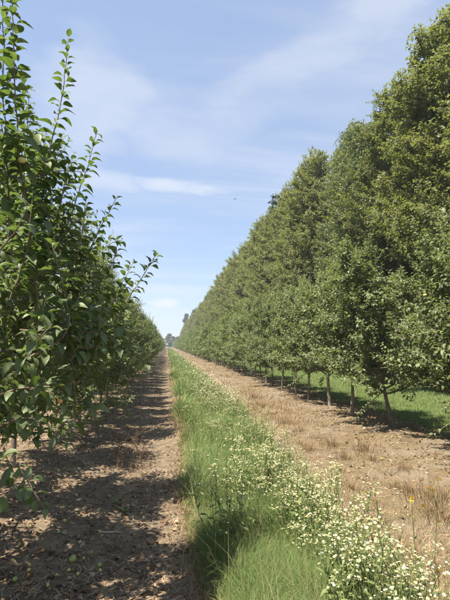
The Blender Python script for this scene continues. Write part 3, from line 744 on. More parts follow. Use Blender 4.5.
def grow_spruce(rng, H=12.5, width=2.3):
    L = Leaves(); limbs = []
    t = np.linspace(0, 1, 8); trunk = np.stack([0 * t, 0 * t, t * H - 0.2], -1); limbs.append((trunk, 0.14 * (1 - t) + 0.008, 7))
    z = 0.8
    while z < H - 0.3:
        f = z / H; ln0 = width * (1 - f) ** 0.8 + 0.15; nb = 7; a0 = rng.uniform(0, 6)
        for k in range(nb):
            a = a0 + k * 2 * math.pi / nb + rng.normal(0, .15); ln = ln0 * rng.uniform(.8, 1.15)
            P = curve((0, 0, z), polar(a, R(8 + 20 * f)), ln, rng, 7, lift=-0.35, wob=.03); P[-2:, 2] += np.array([.03, .09])
            limbs.append((P, np.linspace(.018, .004, 7), 4)); side = np.cross(nrm(P[-1] - P[0]), UP)
            leaves_along(L, P, .02, .11, rng, start=.15, droop=.1, spread=.55, upn=.8, tipsmall=.8)
            for m in range(int(ln / .085)):
                u = rng.uniform(.15, 1); j = min(int(u * 6), 5); s = P[j] + (P[j + 1] - P[j]) * (u * 6 - j)
                B = curve(s, nrm(nrm(P[-1] - P[0]) * .7 + side * rng.choice([-1, 1]) * .8 - UP * .25), .42 * (1.1 - u * .6) * ln0 / width + .12, rng, 3, -.3, .05)
                leaves_along(L, B, .022, .10, rng, start=0, droop=.15, spread=.5, upn=.8, tipsmall=.8)
        z += rng.uniform(.36, .48)
    return L, limbs
TALL = []
for i in range(4):
    r = np.random.default_rng(300 + i)
    L, limbs = grow_tall(r, H=12.6, width=[2.9, 3.2, 2.8, 3.0, 2.9][i], n_br=94, leaf=0.098, spray=0.23, step=0.062)
    TALL.append((wood_mesh('tall_wood', limbs, 'tall_bark'), L.mesh('tall_crown', FLAT, 'broad_leaf', r), L))
r = np.random.default_rng(333); L, limbs = grow_tall(r, H=12.6, width=2.7, n_br=84, leaf=0.088, weep=True, low=1.4, spray=0.26)
BIRCH = (wood_mesh('birch_wood', limbs, 'pale_bark'), L.mesh('birch_crown', FLAT, 'birch_leaf', r), L)
r = np.random.default_rng(334); L, limbs = grow_spruce(r)
SPRUCE = (wood_mesh('spruce_wood', limbs, 'tall_bark'), L.mesh('spruce_crown', FLAT[1:2], 'needle', r), L)
print('tall', [len(v[2].arrays()[0]) for v in TALL + [BIRCH, SPRUCE]], time.time() - T0)
TALL_X = 9.6
y = 6.0; k = k2 = k3 = 0
while y < 250:
    hgt = np.interp(y, [6, 13, 18, 24, 30, 45, 70, 110, 250], [11.4, 12.2, 12.2, 12.9, 13.2, 13.9, 13.3, 12.6, 12.2]) * rng.uniform(0.955, 1.035)
    s = hgt / 12.6; x = TALL_X + rng.normal(0, .35)
    if abs(y - 18.6) < 1.2 and 'b' not in globals():
        b = 1; e = place_tree('birch_tree', BIRCH, TALL_X - 0.4, y, 2.0, 12.2 / 12.6, 'loose drooping birch standing out of the tall tree wall at right', 'tree', 'tall windbreak trees')
    elif abs(y - 37) < 1.2 and 'sp' not in globals():
        sp = 1; place_tree('spruce_tree', SPRUCE, TALL_X - 0.4, y, 0.4, 15.0 / 12.5, 'dark blue-green spruce among the lighter tall trees', 'tree', 'tall windbreak trees')
    else:
        lab = ('tall windbreak tree behind the right apple row, outside the frame' if y < 11 else 'tall windbreak tree in the middle of the tree wall' if y < 75 else 'far tall windbreak tree toward the end of the tree wall')
        if 11 <= y < 17.4: lab = ('%s leafy tall tree to the right of the drooping birch' % ORD[k]); k += 1
        elif 'b' in globals() and k2 < 5: lab = '%s leafy tall tree to the left of the drooping birch' % ORD[k2]; k2 += 1
        elif 'sp' in globals() and k3 < 4: lab = '%s tall tree to the left of the dark spruce' % ORD[k3]; k3 += 1
        place_tree('tall_tree', TALL[rng.integers(0, 4)], x, y, rng.uniform(0, 6.28), s, lab, 'tree', 'tall windbreak trees', sxy=rng.uniform(.95, 1.2))
    y += rng.uniform(1.55, 2.3) * (1 if y < 80 else 1.35)
# second, staggered line so the wall is deep
y = 9.0
while y < 60:
    place_tree('tall_tree', TALL[rng.integers(0, 4)], TALL_X + 3.2 + rng.normal(0, .4), y, rng.uniform(0, 6.28), rng.uniform(.86, .98), 'tall tree of the second line behind the windbreak', 'tree', 'second line of tall trees')
    y += rng.uniform(3.2, 4.2)

# ------------------------------------------------------------------ far end of the orchard
def grow_far(rng, H=10, width=3.5, n=5200, leaf=0.55, cone=False):
    L = Leaves(); t = np.linspace(0, 1, 5); trunk = np.stack([0 * t, 0 * t, t * H * .9 - .2], -1); limbs = [(trunk, .25 * (1 - .9 * t), 6)]
    lob = []
    for i in range(26):
        f = rng.uniform(.12, .97); a = rng.uniform(0, 6.28)
        wid = width * ((1 - f) ** .7 if cone else math.sin(math.pi * min(1, .18 + .82 * f)) ** .6)
        c = np.array([math.cos(a) * wid * .6, math.sin(a) * wid * .6, H * f]); lob.append((c, rng.uniform(.16, .3) * width * (1.2 if not cone else .9)))
        limbs.append((np.array([[0, 0, max(.5, H * f * .75)], c * .6 + np.array([0, 0, H * f * .36]), c]), np.array([.07, .05, .02]), 4))
    for c, rr in lob:
        m = n // 26; d = nrm(rng.normal(0, 1, (m, 3))); p = c + d * rr * rng.uniform(.55, 1.05, (m, 1)) * np.array([1, 1, .8])
        L.add(p, d + rng.normal(0, .7, (m, 3)), UP * .6 + d * .7 + rng.normal(0, .4, (m, 3)), leaf * rng.uniform(.6, 1.2, m), np.clip(rng.beta(2, 2.5, m), 0, 1))
    return L, limbs
FARV = []
for i in range(4):
    r = np.random.default_rng(400 + i); L, limbs = grow_far(r, H=[9, 10, 8.5, 11][i], width=[3.6, 4.0, 3.3, 3.6][i])
    FARV.append((wood_mesh('far_wood', limbs, 'tall_bark'), L.mesh('far_crown', LOW, 'far_leaf', r), L))
r = np.random.default_rng(410); L, limbs = grow_far(r, H=20, width=5.0, n=6500, leaf=.55, cone=True)
DARK = (wood_mesh('dark_wood_far', limbs, 'tall_bark'), L.mesh('dark_crown', LOW, 'needle', r), L)
place_tree('dark_tree', DARK, 11.3, 272, 0, 1.0, 'dark conical tree rising beyond the far end of the tree wall', 'tree', None)
place_tree('dark_tree', DARK, 16.5, 280, 2, 1.15, 'second dark conical tree hidden behind the far end of the wall', 'tree', None)
for i, x in enumerate(np.arange(-60, 52, 3.2)):
    place_tree('far_tree', FARV[i % 4], x + rng.normal(0, 1), 285 + rng.normal(0, 5), rng.uniform(0, 6), rng.uniform(0.62, 0.8), 'hazy far tree closing the end of the orchard', 'tree', 'trees closing the orchard at the far end', sxy=1.2)
print('far', time.time() - T0)

# ------------------------------------------------------------------ grass, flowers, dry weeds, litter
def blades(name, x, y, ln, wd, mat, rng, bend=0.6, azim=None, seg=3, tint=None, zoff=0.0, azspread=1.0):
    n = len(x); z = height(x, y) + zoff
    az = rng.uniform(0, 6.28, n) if azim is None else azim + rng.normal(0, azspread, n)
    h = np.stack([np.cos(az), np.sin(az), np.zeros(n)], -1)
    sd = np.stack([-np.sin(az), np.cos(az), np.zeros(n)], -1)
    fa = rng.uniform(0, 6.28, n); sd = sd * np.cos(fa)[:, None] * .6 + sd * .4 + h * (.5 * np.sin(fa))[:, None]; sd = nrm(sd)
    bn = np.clip(bend + rng.normal(0, .25, n), 0.05, 1.35)
    p0 = np.stack([x, y, z], -1); rows = []
    for k in range(seg + 1):
        t = k / seg; out = bn * t ** 1.7 * .85; upw = t * (1 - .42 * bn * t * t) * np.sqrt(np.maximum(.15, 1 - .35 * bn))
        c = p0 + h * (ln * out)[:, None] + UP * (ln * upw)[:, None]
        w = wd * (1 - t ** 1.6) * .5
        if k < seg: rows += [c - sd * w[:, None], c + sd * w[:, None]]
        else: rows.append(c)
    V = np.stack(rows, 1); m = V.shape[1]; base = (np.arange(n) * m)[:, None]
    q = [[2 * k, 2 * k + 1, 2 * k + 3, 2 * k + 2] for k in range(seg - 1)]
    F4 = (np.array(q)[None] + base[:, :, None]).reshape(-1, 4) if q else np.zeros((0, 4), int)
    F3 = np.array([[m - 3, m - 2, m - 1]]) + base
    tt = rng.beta(2.2, 2.4, n) * .85 if tint is None else tint
    return mesh_np(name, V.reshape(-1, 3), [F4, F3], mat, {'tint': np.repeat(tt, m)})

def sample_y(n, y0, y1, rng, p=2.0):
    """distances with density falling as 1/y^p"""
    u = rng.uniform(0, 1, n); a = 1 - p
    return (y0 ** a + u * (y1 ** a - y0 ** a)) ** (1 / a)

def grass_strip():
    r = np.random.default_rng(5); n = 95000
    y = sample_y(n, 1.7, 220, r, 1.85); e = r.beta(1.0, 1.08, n)
    lo, hi = strip_left(y) - .03, strip_right(y) + .05
    x = lo + (hi - lo) * e
    tuft = fbm(x * 3.2, y * 1.9, 31, 3)
    keep = r.uniform(0, 1, n) < np.clip(.72 + 1.0 * tuft, .12, 1); x, y, tuft, e = x[keep], y[keep], tuft[keep], e[keep]
    n = len(x)
    edge = np.minimum(1, np.minimum((x - lo[keep]) / .18, (hi[keep] - x) / .2)).clip(.25, 1)
    ln = (.26 + .20 * (tuft + .4).clip(0, 1) + .05 * r.normal(0, 1, n)).clip(.08, .6) * edge
    wd = .0030 * np.maximum(1, y / 3.0) ** .93 * np.exp(r.normal(0, .38, n))
    az = 6.28 * vnoise(x * 1.1, y * .8, 41) * 1.2 - .5
    tint = np.clip(r.beta(2.2, 2.6, n) * .75 + .20 * vnoise(x * 1.5, y * .9, 51) + .04, 0, .86)
    dry = r.uniform(0, 1, n) < (.035 + .30 * (x < lo[keep] + .10)); tint[dry] = r.uniform(.88, 1, dry.sum())
    o = add('grass_strip', blades('grass_strip', x, y, ln, wd, 'grass', r, .75, az, 3, tint, -.005, 1.0))
    tag(o, 'long soft green grass of the strip between track and sandy soil', 'grass', kind='stuff')
    m = 900; y = sample_y(m, 1.9, 40, r, 1.7); x = strip_left(y) + (strip_right(y) - strip_left(y)) * r.uniform(.05, 1, m)
    o2 = add('seed_stalk', blades('seed_stalk', x, y, r.uniform(.35, .62, m), .0026 * np.maximum(1, y / 3.2) ** .9, 'straw', r, .3, None, 3, r.uniform(.5, 1, m)), o); o2['kind'] = 'stuff'
    # mown grass behind the right row
    n = 60000; y = sample_y(n, 5.0, 120, r, 1.6); x = r.uniform(4.5, 8.6, n) + .25 * fbm(y * .9, y * 0, 8, 2)
    keep = (x > 4.75) | (r.uniform(0, 1, n) < .35); x, y = x[keep], y[keep]; n = len(x)
    o = add('mown_grass', blades('mown_grass', x, y, r.uniform(.05, .12, n), .0045 * np.maximum(1, y / 6) ** .9, 'grass', r, .5, None, 2, np.clip(r.beta(3, 2.2, n) * .9 + .1, 0, .93)))
    tag(o, 'bright mown grass between the right apple row and tall trees', 'grass', kind='stuff')
    n = 9000; y = sample_y(n, 3.5, 60, r, 1.6); x = r.uniform(-5.4, -3.3, n)
    o = add('mown_grass', blades('mown_grass_left', x, y, r.uniform(.05, .14, n), .006 * np.maximum(1, y / 6) ** .9, 'grass', r, .5, None, 2))
    tag(o, 'grass of the next aisle glimpsed behind the left apple row', 'grass', kind='stuff')
grass_strip()

# flowering plants (white daisy-like heads in loose sprays)
def flower_plant(rs, H=.55, stems=3, heads=(10, 19)):
    r = np.random.default_rng(rs); S = Tubes(); Lf = Leaves(); PT = Tubes(); YT = Tubes()
    for s in range(stems):
        a = r.uniform(0, 6.28); h = H * r.uniform(.75, 1.08)
        P = curve((r.normal(0, .02), r.normal(0, .02), -.02), nrm(polar(a, R(78)) + r.normal(0, .06, 3)), h, r, 6, .1, .05)
        S.add(P, np.linspace(.0028, .0014, 6), 3, .45)
        leaves_along(Lf, P[:5], .030, .062, r, start=.1, droop=.1, spread=.8, tipsmall=.5)
        cl = []
        for m in range(r.integers(3, 6)):
            k = r.uniform(.70, 1.0); q = P[min(5, int(k * 5))]; d = nrm(polar(r.uniform(0, 6.28), R(r.uniform(35, 80)))); c = q + d * r.uniform(.04, .12) + UP * .02
            S.add(np.array([q, (q + c) / 2 + d * .006, c]), [.0013, .0011, .001], 3, .6); cl.append((c, d))
        for m in range(r.integers(*heads)):
            c, d = cl[r.integers(0, len(cl))]; tip = c + np.array([r.normal(0, .018), r.normal(0, .018), .014 + r.normal(0, .006)])
            S.add(np.array([c, tip]), [.0008, .0007], 3, .65)
            nn = nrm(UP + r.normal(0, .4, 3) + d * .3); A = nrm(np.cross(nn, [.3, .8, .1])); B = np.cross(nn, A)
            rad = r.uniform(.0042, .0078); N = 9; ang = np.arange(2 * N) * math.pi / N; rr = np.where(np.arange(2 * N) % 2 == 0, rad, rad * .72)
            ring = tip + np.cos(ang)[:, None] * A * rr[:, None] + np.sin(ang)[:, None] * B * rr[:, None] + nn * .001
            V = np.concatenate([[tip - nn * .0015], ring]); j = np.arange(2 * N)
            PT.raw(V, np.stack([np.zeros(2 * N, int), 1 + j, 1 + (j + 1) % (2 * N)], -1), r.uniform(.0, 1))
            r2 = rad * .27; ang = np.arange(6) * math.pi / 3
            V = np.concatenate([[tip + nn * .0035], tip + nn * .001 + np.cos(ang)[:, None] * A * r2 + np.sin(ang)[:, None] * B * r2]); j = np.arange(6)
            YT.raw(V, np.stack([np.zeros(6, int), 1 + j, 1 + (j + 1) % 6], -1), r.uniform(0, 1))
    return S.mesh('flower_stem', 'weed_green'), Lf.mesh('flower_leaf', LOW_NARROW, 'weed_green', r), PT.mesh('petals', 'petal'), YT.mesh('disc', 'yellow')
LOW_NARROW = [leaf_template(3, .24, .35, .3), leaf_template(3, .3, .2, .3)]
FP = [flower_plant(500 + i, H=[.52, .6, .45, .56, .5, .64][i], stems=[3, 3, 2, 4, 3, 2][i]) for i in range(6)]
r = np.random.default_rng(9)
def place_flower(x, y, s, lab, group, v=None):
    e = empty('flowering_plant', (x, y, float(height(x, y))), r.uniform(0, 6.28)); e.scale = (s * 1.1, s * 1.1, s)
    e.rotation_euler = (r.normal(0, .10), r.normal(0, .10), r.uniform(0, 6.28))
    tag(e, lab, 'flower', group); v = FP[r.integers(0, 6)] if v is None else v
    add('stem', v[0], e); add('foliage', v[1], e); f = add('flower_head', v[2], e); f['kind'] = 'stuff'; c = add('flower_centre', v[3], f); c['kind'] = 'stuff'
pts = []
cnt = 0
while cnt < 240:
    y = float(sample_y(1, 1.9, 12.5, r, 1.05)[0]); lo, hi = float(strip_left(y)), float(strip_right(y))
    u = r.beta(1.7, 1.0); x = lo + (hi - lo) * u
    if vnoise(x * 1.2, y * .8, 77) + (u - .55) * .9 < r.uniform(-.45, .15): continue
    if y < 3.4 and x < .75: continue
    cnt += 1
    lab = 'white daisy-like flowering plant in the near part of the grass strip' if y < 5 else 'white daisy-like flowering plant further along the grass strip'
    place_flower(x, y, r.uniform(.72, 1.05) * (0.8 if u > .93 else 1) * (1.12 if y < 4 else 1), lab, 'white flowering plants of the grass strip')
for px, py in ((232, 560), (226, 566)):
    w = on_ground(px, py + 26); place_flower(w[0], w[1], .42, 'small whitish flowering plant in the dark hollow of near grass', 'white flowering plants of the grass strip', FP[2])
def far_flowers():
    r = np.random.default_rng(19); n = 2200; y = sample_y(n, 9.0, 60, r, 1.9); lo, hi = strip_left(y), strip_right(y)
    u = r.beta(2.2, 1.3, n); x = lo + (hi - lo) * u
    k = vnoise(x * 1.1, y * .6, 77) + (u - .5) * .8 > r.uniform(-.5, .3, n); x, y = x[k], y[k]; n = len(x)
    z = height(x, y) + r.uniform(.28, .56, n); T = Tubes()
    rad = .009 * np.maximum(1, y / 9) ** .55 * r.uniform(.7, 1.3, n)
    ang = np.arange(6) * math.pi / 3
    nn = nrm(UP + r.normal(0, .35, (n, 3))); A = nrm(np.cross(nn, [.3, .8, .1])); B = np.cross(nn, A); c = np.stack([x, y, z], -1)
    ring = c[:, None] + rad[:, None, None] * (np.cos(ang)[None, :, None] * A[:, None] + np.sin(ang)[None, :, None] * B[:, None])
    top = c + nn * rad[:, None] * .3
    V = np.concatenate([top[:, None], ring], 1); j = np.arange(6)
    F = np.stack([0 * j, 1 + j, 1 + (j + 1) % 6], -1)[None] + (np.arange(n) * 7)[:, None, None]
    o = add('far_flower', mesh_np('far_flower', V.reshape(-1, 3), F.reshape(-1, 3), 'petal', {'tint': np.repeat(r.uniform(0, 1, n), 7)}))
    tag(o, 'white flowers of the grass strip too far off to tell apart', 'flower', kind='stuff')
    st = add('far_flower_stem', blades('far_flower_stem', x, y, z - height(x, y), .003 * np.maximum(1, y / 9), 'weed_green', r, .06, None, 2), o); 
far_flowers()

# tall yellow-flowered weeds at the lower right
def yellow_weed(px, py_top, Y, base_dx, label, heads):
    r = np.random.default_rng(int(px)); top = at_y(px, py_top, Y); bx, by = top[0] + base_dx, Y + .05; bz = float(height(bx, by))
    e = empty('yellow_weed', (bx, by, bz)); tag(e, label, 'weed', 'yellow-flowered weeds at the sandy edge'); t = np.linspace(0, 1, 8)
    off = top - np.array([bx, by, bz]); P = t[:, None] * off + np.stack([.02 * np.sin(t * 4), 0 * t, 0 * t], -1) * (1 - t)[:, None]; P[0, 2] -= .03
    S = Tubes(); S.add(P, np.linspace(.0032, .0016, 8), 5, .55); L = Leaves(); leaves_along(L, P[:6], .045, .058, r, start=.05, spread=.8)
    tips = []
    for k in range(heads):
        if k == 0: tips.append(P[-1]); continue
        j = r.integers(4, 7); d = nrm(polar(r.uniform(0, 6.28), R(60))); q = P[j] + d * r.uniform(.06, .14); q[2] = max(q[2], off[2] * .9)
        S.add(np.array([P[j], (P[j] + q) / 2 + d * .01, q]), [.0025, .002, .0015], 4, .55); tips.append(q)
    add('stem', S.mesh('weed_stem', 'weed_green'), e); add('foliage', L.mesh('weed_leaf', LOW_NARROW, 'weed_green', r), e)
    for q in tips:
        Y_ = Tubes(); N = 12
        for layer, (rad, up) in enumerate(((.013, .000), (.009, .004))):
            for j in range(N):
                a = j * 2 * math.pi / N + layer * .26; c, s = math.cos(a), math.sin(a); w = .0034
                Y_.raw(np.array([[0, 0, up - .003], [c * rad * .7 - s * w, s * rad * .7 + c * w, up + .003], [c * rad, s * rad, up + .001], [c * rad * .7 + s * w, s * rad * .7 - c * w, up + .003]]), np.array([[0, 3, 2, 1]]), r.uniform(0, 1))
        f = add('flower_head', Y_.mesh('yellow_head', 'yellow'), e); f.location = q; f.rotation_euler = (r.normal(-.5, .3), r.normal(0, .3), 0)
yellow_weed(412, 497, 2.75, .02, 'tall yellow-flowered weed with several heads beside the white flowers', 4)
yellow_weed(438, 480, 2.9, -.04, 'tall yellow-flowered weed nearest the right edge, head over the shadow', 3)
yellow_weed(377, 500, 2.95, .02, 'thin yellow-flowered weed left of the other yellow ones', 2)
yellow_weed(439, 571, 2.55, .0, 'short yellow-flowered weed low at the bottom right corner', 1)

# dry tufts and weeds
def tuft_mesh(rs, n=130, H=.3, spread=.09, mat='straw', bend=.45):
    r = np.random.default_rng(rs); a = r.uniform(0, 6.28, n); d = np.abs(r.normal(0, spread, n)); x, y = d * np.cos(a), d * np.sin(a)
    me = blades('tuft', x + 2000.0, y + 2000.0, H * r.uniform(.5, 1.1, n), .0035 * r.uniform(.6, 1.4, n), mat, r, bend, a, 3, np.clip(r.beta(2, 2, n), 0, 1), 0, .8)
    V = np.empty(len(me.vertices) * 3, np.float32); me.vertices.foreach_get('co', V); V = V.reshape(-1, 3); V -= np.array([2000, 2000, float(height(2000., 2000.)) + .01]); me.vertices.foreach_set('co', V.ravel()); me.update()
    return me
def tuft_np(rs, **k):
    return tuft_mesh(rs, **k)
TUF = [tuft_np(600 + i, n=[150, 110, 170, 90][i], H=[.30, .24, .36, .2][i], spread=[.10, .09, .11, .08][i]) for i in range(4)]
r = np.random.default_rng(23)
spots = [(365, 452, 1.15), (372, 460, 1.0), (332, 446, .9), (318, 440, .9), (345, 458, .8), (300, 432, .9), (425, 500, 1.0), (432, 512, .9), (410, 492, .8), (395, 488, .7), (442, 520, 1.0), (372, 500, .6),
         (352, 490, .6), (385, 520, .55), (285, 425, .9), (272, 415, .9), (310, 450, .8), (338, 470, .7), (262, 408, .9), (360, 440, .8), (445, 500, .9), (300, 445, .7), (254, 398, 1), (244, 392, 1), (280, 410, .8), (325, 428, .7), (405, 470, .5), (436, 478, .5)]
for i, (px, py, s) in enumerate(spots):
    w = on_ground(px, py); x, y = w[0], w[1]
    o = add('dry_grass_tuft', TUF[i % 4]); o.location = (x, y, float(height(x, y)) - .008); o.rotation_euler = (0, 0, r.uniform(0, 6)); o.scale = (s * 1.25, s * 1.25, s)
    lab = {0: 'tallest straw-coloured dry grass tuft beside the thin pale trunk', 6: 'dry grass tuft at the right edge below the shadow'}.get(i, 'straw-coloured dry grass tuft on the sandy soil at right')
    tag(o, lab, 'dry grass', 'dry grass tufts on the sandy soil')
def dry_weed_mesh(rs):
    r = np.random.default_rng(rs); T = Tubes()
    for s in range(7):
        a = r.uniform(0, 6.28); P = curve((r.normal(0, .03), r.normal(0, .03), -.02), nrm(polar(a, R(r.uniform(55, 85)))), r.uniform(.16, .34), r, 5, .1, .12); T.add(P, np.linspace(.0022, .001, 5), 3, r.uniform(.2, .8))
        for m in range(7):
            q = P[r.integers(1, 5)]; d = nrm(r.normal(0, 1, 3) + UP * .5); T.add(np.array([q, q + d * r.uniform(.02, .06)]), [.0014, .0022], 3, r.uniform(0, 1))
    return T.mesh('dry_weed', 'dry_weed', False)
DW = [dry_weed_mesh(700 + i) for i in range(3)]
for i, (px, py) in enumerate(((134, 470), (140, 462), (128, 458), (122, 448), (137, 448), (131, 440), (146, 436), (118, 470), (126, 432), (112, 462))):
    w = on_ground(px, py); o = add('dry_weed', DW[i % 3]); o.location = (w[0], w[1], float(height(w[0], w[1]))); o.rotation_euler = (0, 0, r.uniform(0, 6)); s = r.uniform(.8, 1.2); o.scale = (s, s, s)
    tag(o, 'brown dead weed standing at the left side of the track', 'dry weed', 'dead weeds beside the track')
# small green seedlings in the track
for px, py, s, lab in ((125, 507, 1.0, 'small green weed seedling with upright leaves in the track'), (117, 500, .7, 'tiny green weed seedling left of the larger one in the track'), (84, 447, .8, 'light green weed low under the left row')):
    w = on_ground(px, py); q = np.random.default_rng(int(px)); L = Leaves(); k = 9; a = q.uniform(0, 6.28, k)
    out = np.stack([np.cos(a), np.sin(a), np.zeros(k)], -1)
    L.add(out * .01, out * .6 + UP * q.uniform(.5, 1.2, (k, 1)), UP * .6 - out * .6, .10 * s * q.uniform(.6, 1.1, k), q.uniform(.3, 1, k))
    o = add('weed_seedling', L.mesh('seedling', LOW_NARROW, 'weed_green', q)); o.location = (w[0], w[1], float(height(w[0], w[1])) - .004); tag(o, lab, 'weed')

def stick(name, pts, rad, mat, label, fork=None):
    P = []
    for px, py in pts:
        w = on_ground(px, py); P.append([w[0], w[1], float(height(w[0], w[1])) + rad * .7])
    P, ln = resample(np.array(P), .05); P[:, 2] = height(P[:, 0], P[:, 1]) + rad * .8
    q = np.random.default_rng(int(pts[0][0])); P[1:-1] += q.normal(0, .004, P[1:-1].shape) * np.array([1, 1, .3])
    T = Tubes(); T.add(P, np.linspace(rad, rad * .55, len(P)) * q.uniform(.85, 1.15, len(P)), 6)
    for f in range(2 if ln > .4 else 1):
        j = q.integers(len(P) // 3, len(P) - 1); d = P[j] - P[j - 1]; d = nrm(d + np.array([-d[1], d[0], .01]) * q.choice([-1, 1])); T.add(np.array([P[j], P[j] + d * .05, P[j] + d * .09 + UP * .005]), [rad * .5, rad * .4, rad * .2], 4)
    o = add(name, T.mesh(name, mat)); tag(o, label, 'stick', 'fallen sticks on the track')
stick('fallen_stick', [(96, 573), (115, 566), (140, 556), (164, 548)], .006, 'dark_wood', 'long dark stick lying slantwise across the near track')
stick('fallen_stick', [(101, 530), (112, 529), (122, 528)], .010, 'pale_wood', 'short pale sunlit stick on the left of the track')
stick('fallen_stick', [(110, 600), (118, 592), (129, 587)], .004, 'pale_wood', 'thin pale twig at the bottom edge of the track')
stick('fallen_stick', [(148, 536), (166, 537), (181, 538)], .005, 'dark_wood', 'dark thin stick beside the pale one near the grass')
stick('fallen_stick', [(358, 518), (372, 515), (384, 513)], .005, 'dark_wood', 'dark thin stick on the sandy soil at right')

def litter():
    q = np.random.default_rng(77)
    # straw and clippings lying flat
    n = 32000; y = sample_y(n, 1.8, 40, q, 1.9); z_ = q.uniform(0, 1, n); x = np.where(z_ < .55, q.uniform(-2.6, .3, n), q.uniform(1.1, 4.6, n)); y = y + 0
    k = fbm(x * 1.3, y * 1.0, 61, 3) > q.uniform(-.40, .35, n); k &= (x < .35) | (x > strip_right(y) - .1); x, y = x[k], y[k]; n = len(x)
    a = q.uniform(0, 6.28, n); ln = q.uniform(.03, .14, n); w = .0018 * np.maximum(1, y / 3.2) ** .9 * q.uniform(.6, 1.6, n)
    d = np.stack([np.cos(a), np.sin(a)], -1); s = np.stack([-np.sin(a), np.cos(a)], -1)
    def pt(t, sg): 
        xx = x + d[:, 0] * ln * (t - .5) + s[:, 0] * (w * sg + .012 * np.sin(t * 3.14)); yy = y + d[:, 1] * ln * (t - .5) + s[:, 1] * (w * sg + .012 * np.sin(t * 3.14))
        return np.stack([xx, yy, height(xx, yy) + .004 + .004 * q.uniform(0, 1, n)], -1)
    V = np.stack([pt(0, -1), pt(0, 1), pt(.5, -1), pt(.5, 1), pt(1, -1), pt(1, 1)], 1); b = (np.arange(n) * 6)[:, None, None]
    F = (np.array([[0, 2, 3, 1], [2, 4, 5, 3]])[None] + b).reshape(-1, 4)
    o = add('straw_litter', mesh_np('straw_litter', V.reshape(-1, 3), F, 'litter', {'tint': np.repeat(np.clip(q.beta(2.5, 1.8, n), 0, 1), 6)})); tag(o, 'loose straw and clippings scattered over the bare soil', 'straw', kind='stuff')
    # dead leaves
    n = 8500; y = sample_y(n, 1.8, 32, q, 1.8); x = np.where(q.uniform(0, 1, n) < .62, q.uniform(-2.9, .25, n), q.normal(3.6, .75, n)); k = (x < .25) | (x > strip_right(y)); x, y = x[k], y[k]; n = len(x)
    L = Leaves(); a = q.uniform(0, 6.28, n)
    L.add(np.stack([x, y, height(x, y) + q.uniform(.004, .016, n)], -1), np.stack([np.cos(a), np.sin(a), q.normal(0, .25, n)], -1), UP + q.normal(0, .45, (n, 3)), q.uniform(.022, .058, n) * np.maximum(1, y / 6) ** .4, np.clip(q.beta(1.6, 2.2, n), 0, 1))
    o = add('dead_leaves', L.mesh('dead_leaves', [leaf_template(3, .6, .35, .7), leaf_template(3, .7, -.3, -.5)], 'litter', q)); tag(o, 'brown dead leaves scattered under the apple rows', 'leaves', kind='stuff')
    # clods
    n = 11000; y = sample_y(n, 1.8, 30, q, 1.8); x = np.where(q.uniform(0, 1, n) < .5, q.uniform(-2.6, .3, n), q.uniform(1.7, 4.6, n)); k = (x < .3) | (x > strip_right(y)); x, y = x[k], y[k]; n = len(x)
    s = .004 * np.exp(q.normal(.35, .55, n)) * np.maximum(1, y / 5) ** .5; oc = np.array([[1, 0, 0], [0, 1, 0], [-1, 0, 0], [0, -1, 0], [0, 0, .8], [.6, .6, .5], [-.6, .5, .45], [0, 0, -.8]]) 
    oc = oc[[0, 1, 2, 3, 4, 7]]
    V = np.stack([x, y, height(x, y) + s * .25], -1)[:, None] + s[:, None, None] * oc[None] * (1 + q.normal(0, .25, (n, 6, 3)))
    F = np.array([[0, 1, 4], [1, 2, 4], [2, 3, 4], [3, 0, 4], [1, 0, 5], [2, 1, 5], [3, 2, 5], [0, 3, 5]])[None] + (np.arange(n) * 6)[:, None, None]
    o = add('soil_clods', mesh_np('soil_clods', V.reshape(-1, 3), F.reshape(-1, 3), 'clod', {'tint': np.repeat(q.beta(2, 2, n), 6)}, False)); tag(o, 'small crumbs and clods of dry earth on the soil', 'soil', kind='stuff')
    # low dry stubble on the sandy side and along the edges
    n = 46000; y = sample_y(n, 1.9, 110, q, 1.65); sr = strip_right(y); x = sr - .08 + np.abs(q.normal(0, .95, n)); m = q.uniform(0, 1, n) < .10; x[m] = (strip_left(y) + q.normal(0, .07, n))[m]
    k = (fbm(x * 1.1, y * .8, 71, 3) + .12 * (x < 2.4) > q.uniform(-.12, .42, n)) | m; k &= x < 4.6; x, y = x[k], y[k]; n = len(x)
    o = add('dry_stubble', blades('dry_stubble', x, y, q.uniform(.05, .19, n), .003 * np.maximum(1, y / 3.5) ** .9 * q.uniform(.7, 1.3, n), 'straw', q, .8, None, 2, np.clip(q.beta(2, 1.8, n), 0, 1))); tag(o, 'low straw-coloured dry stubble along the sandy soil', 'dry grass', kind='stuff')
litter()

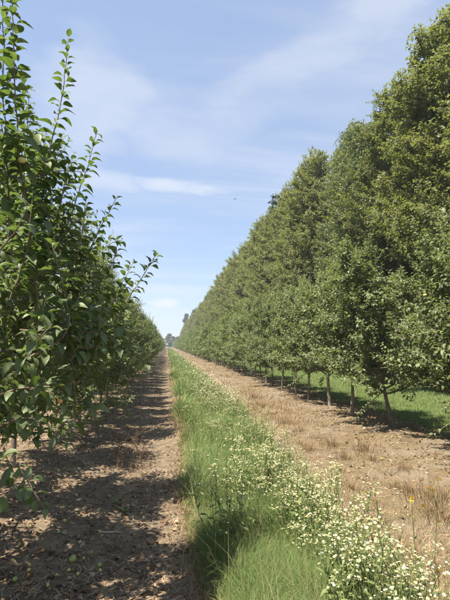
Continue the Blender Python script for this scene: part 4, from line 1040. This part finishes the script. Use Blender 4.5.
# bird far up over the trees
def bird():
    T = Tubes(); c = np.array([[-.16, 0, 0], [-.09, 0, .012], [0, 0, .02], [.09, 0, .015], [.14, 0, .02], [.19, 0, .012]]); T.add(c, [.012, .03, .045, .038, .03, .004], 8)
    b = add('bird', T.mesh('bird_body', 'feather')); tag(b, 'tiny dark bird flying in the blue sky left of the tall trees', 'bird')
    for s in (-1, 1):
        W = Tubes(); V = np.array([[.08, s * .02, .02], [.10, s * .16, .07], [.03, s * .36, .05], [-.02, s * .30, .05], [-.06, s * .15, .05], [-.07, s * .02, .02]]); V2 = V - np.array([0, 0, .008])
        W.raw(np.concatenate([V, V2]), np.array([[0, 1, 2, 3, 4, 5]])); W.raw(V2, np.array([[5, 4, 3, 2, 1, 0]])); add('wing', W.mesh('wing', 'feather', False), b)
    T = Tubes(); T.raw(np.array([[-.14, .02, 0], [-.14, -.02, 0], [-.26, -.05, .005], [-.26, .05, .005]]), np.array([[0, 1, 2, 3]])); T.raw(np.array([[-.14, .02, -.006], [-.14, -.02, -.006], [-.26, -.05, -.001], [-.26, .05, -.001]]), np.array([[3, 2, 1, 0]])); add('tail', T.mesh('tail', 'feather', False), b)
    b.location = at_y(235, 199, 70); b.rotation_euler = (0, R(-8), R(25))
bird()

# the air: a faint even haze round the whole place
def haze():
    lo, hi = np.array([-950., -130., -1.2]), np.array([950., 1650., 27.0])
    V = np.array([[(lo, hi)[i][0], (lo, hi)[j][1], (lo, hi)[k][2]] for i in (0, 1) for j in (0, 1) for k in (0, 1)])
    F = np.array([[0, 1, 3, 2], [4, 6, 7, 5], [0, 4, 5, 1], [2, 3, 7, 6], [0, 2, 6, 4], [1, 5, 7, 3]])
    m, g, out = new_mat('haze'); v = g.node('ShaderNodeVolumePrincipled')
    v.inputs['Color'].default_value = (0.86, 0.92, 1.0, 1); v.inputs['Density'].default_value = 0.0008; v.inputs['Anisotropy'].default_value = 0.2
    g.l.new(v.outputs[0], out.inputs['Volume'])
    o = add('haze', mesh_np('haze', V, F, m, None, False)); tag(o, 'faint pale summer haze filling the air', 'haze', kind='stuff')
haze()
print('done', len(bpy.data.objects), sum(len(m.polygons) for m in bpy.data.meshes), time.time() - T0)
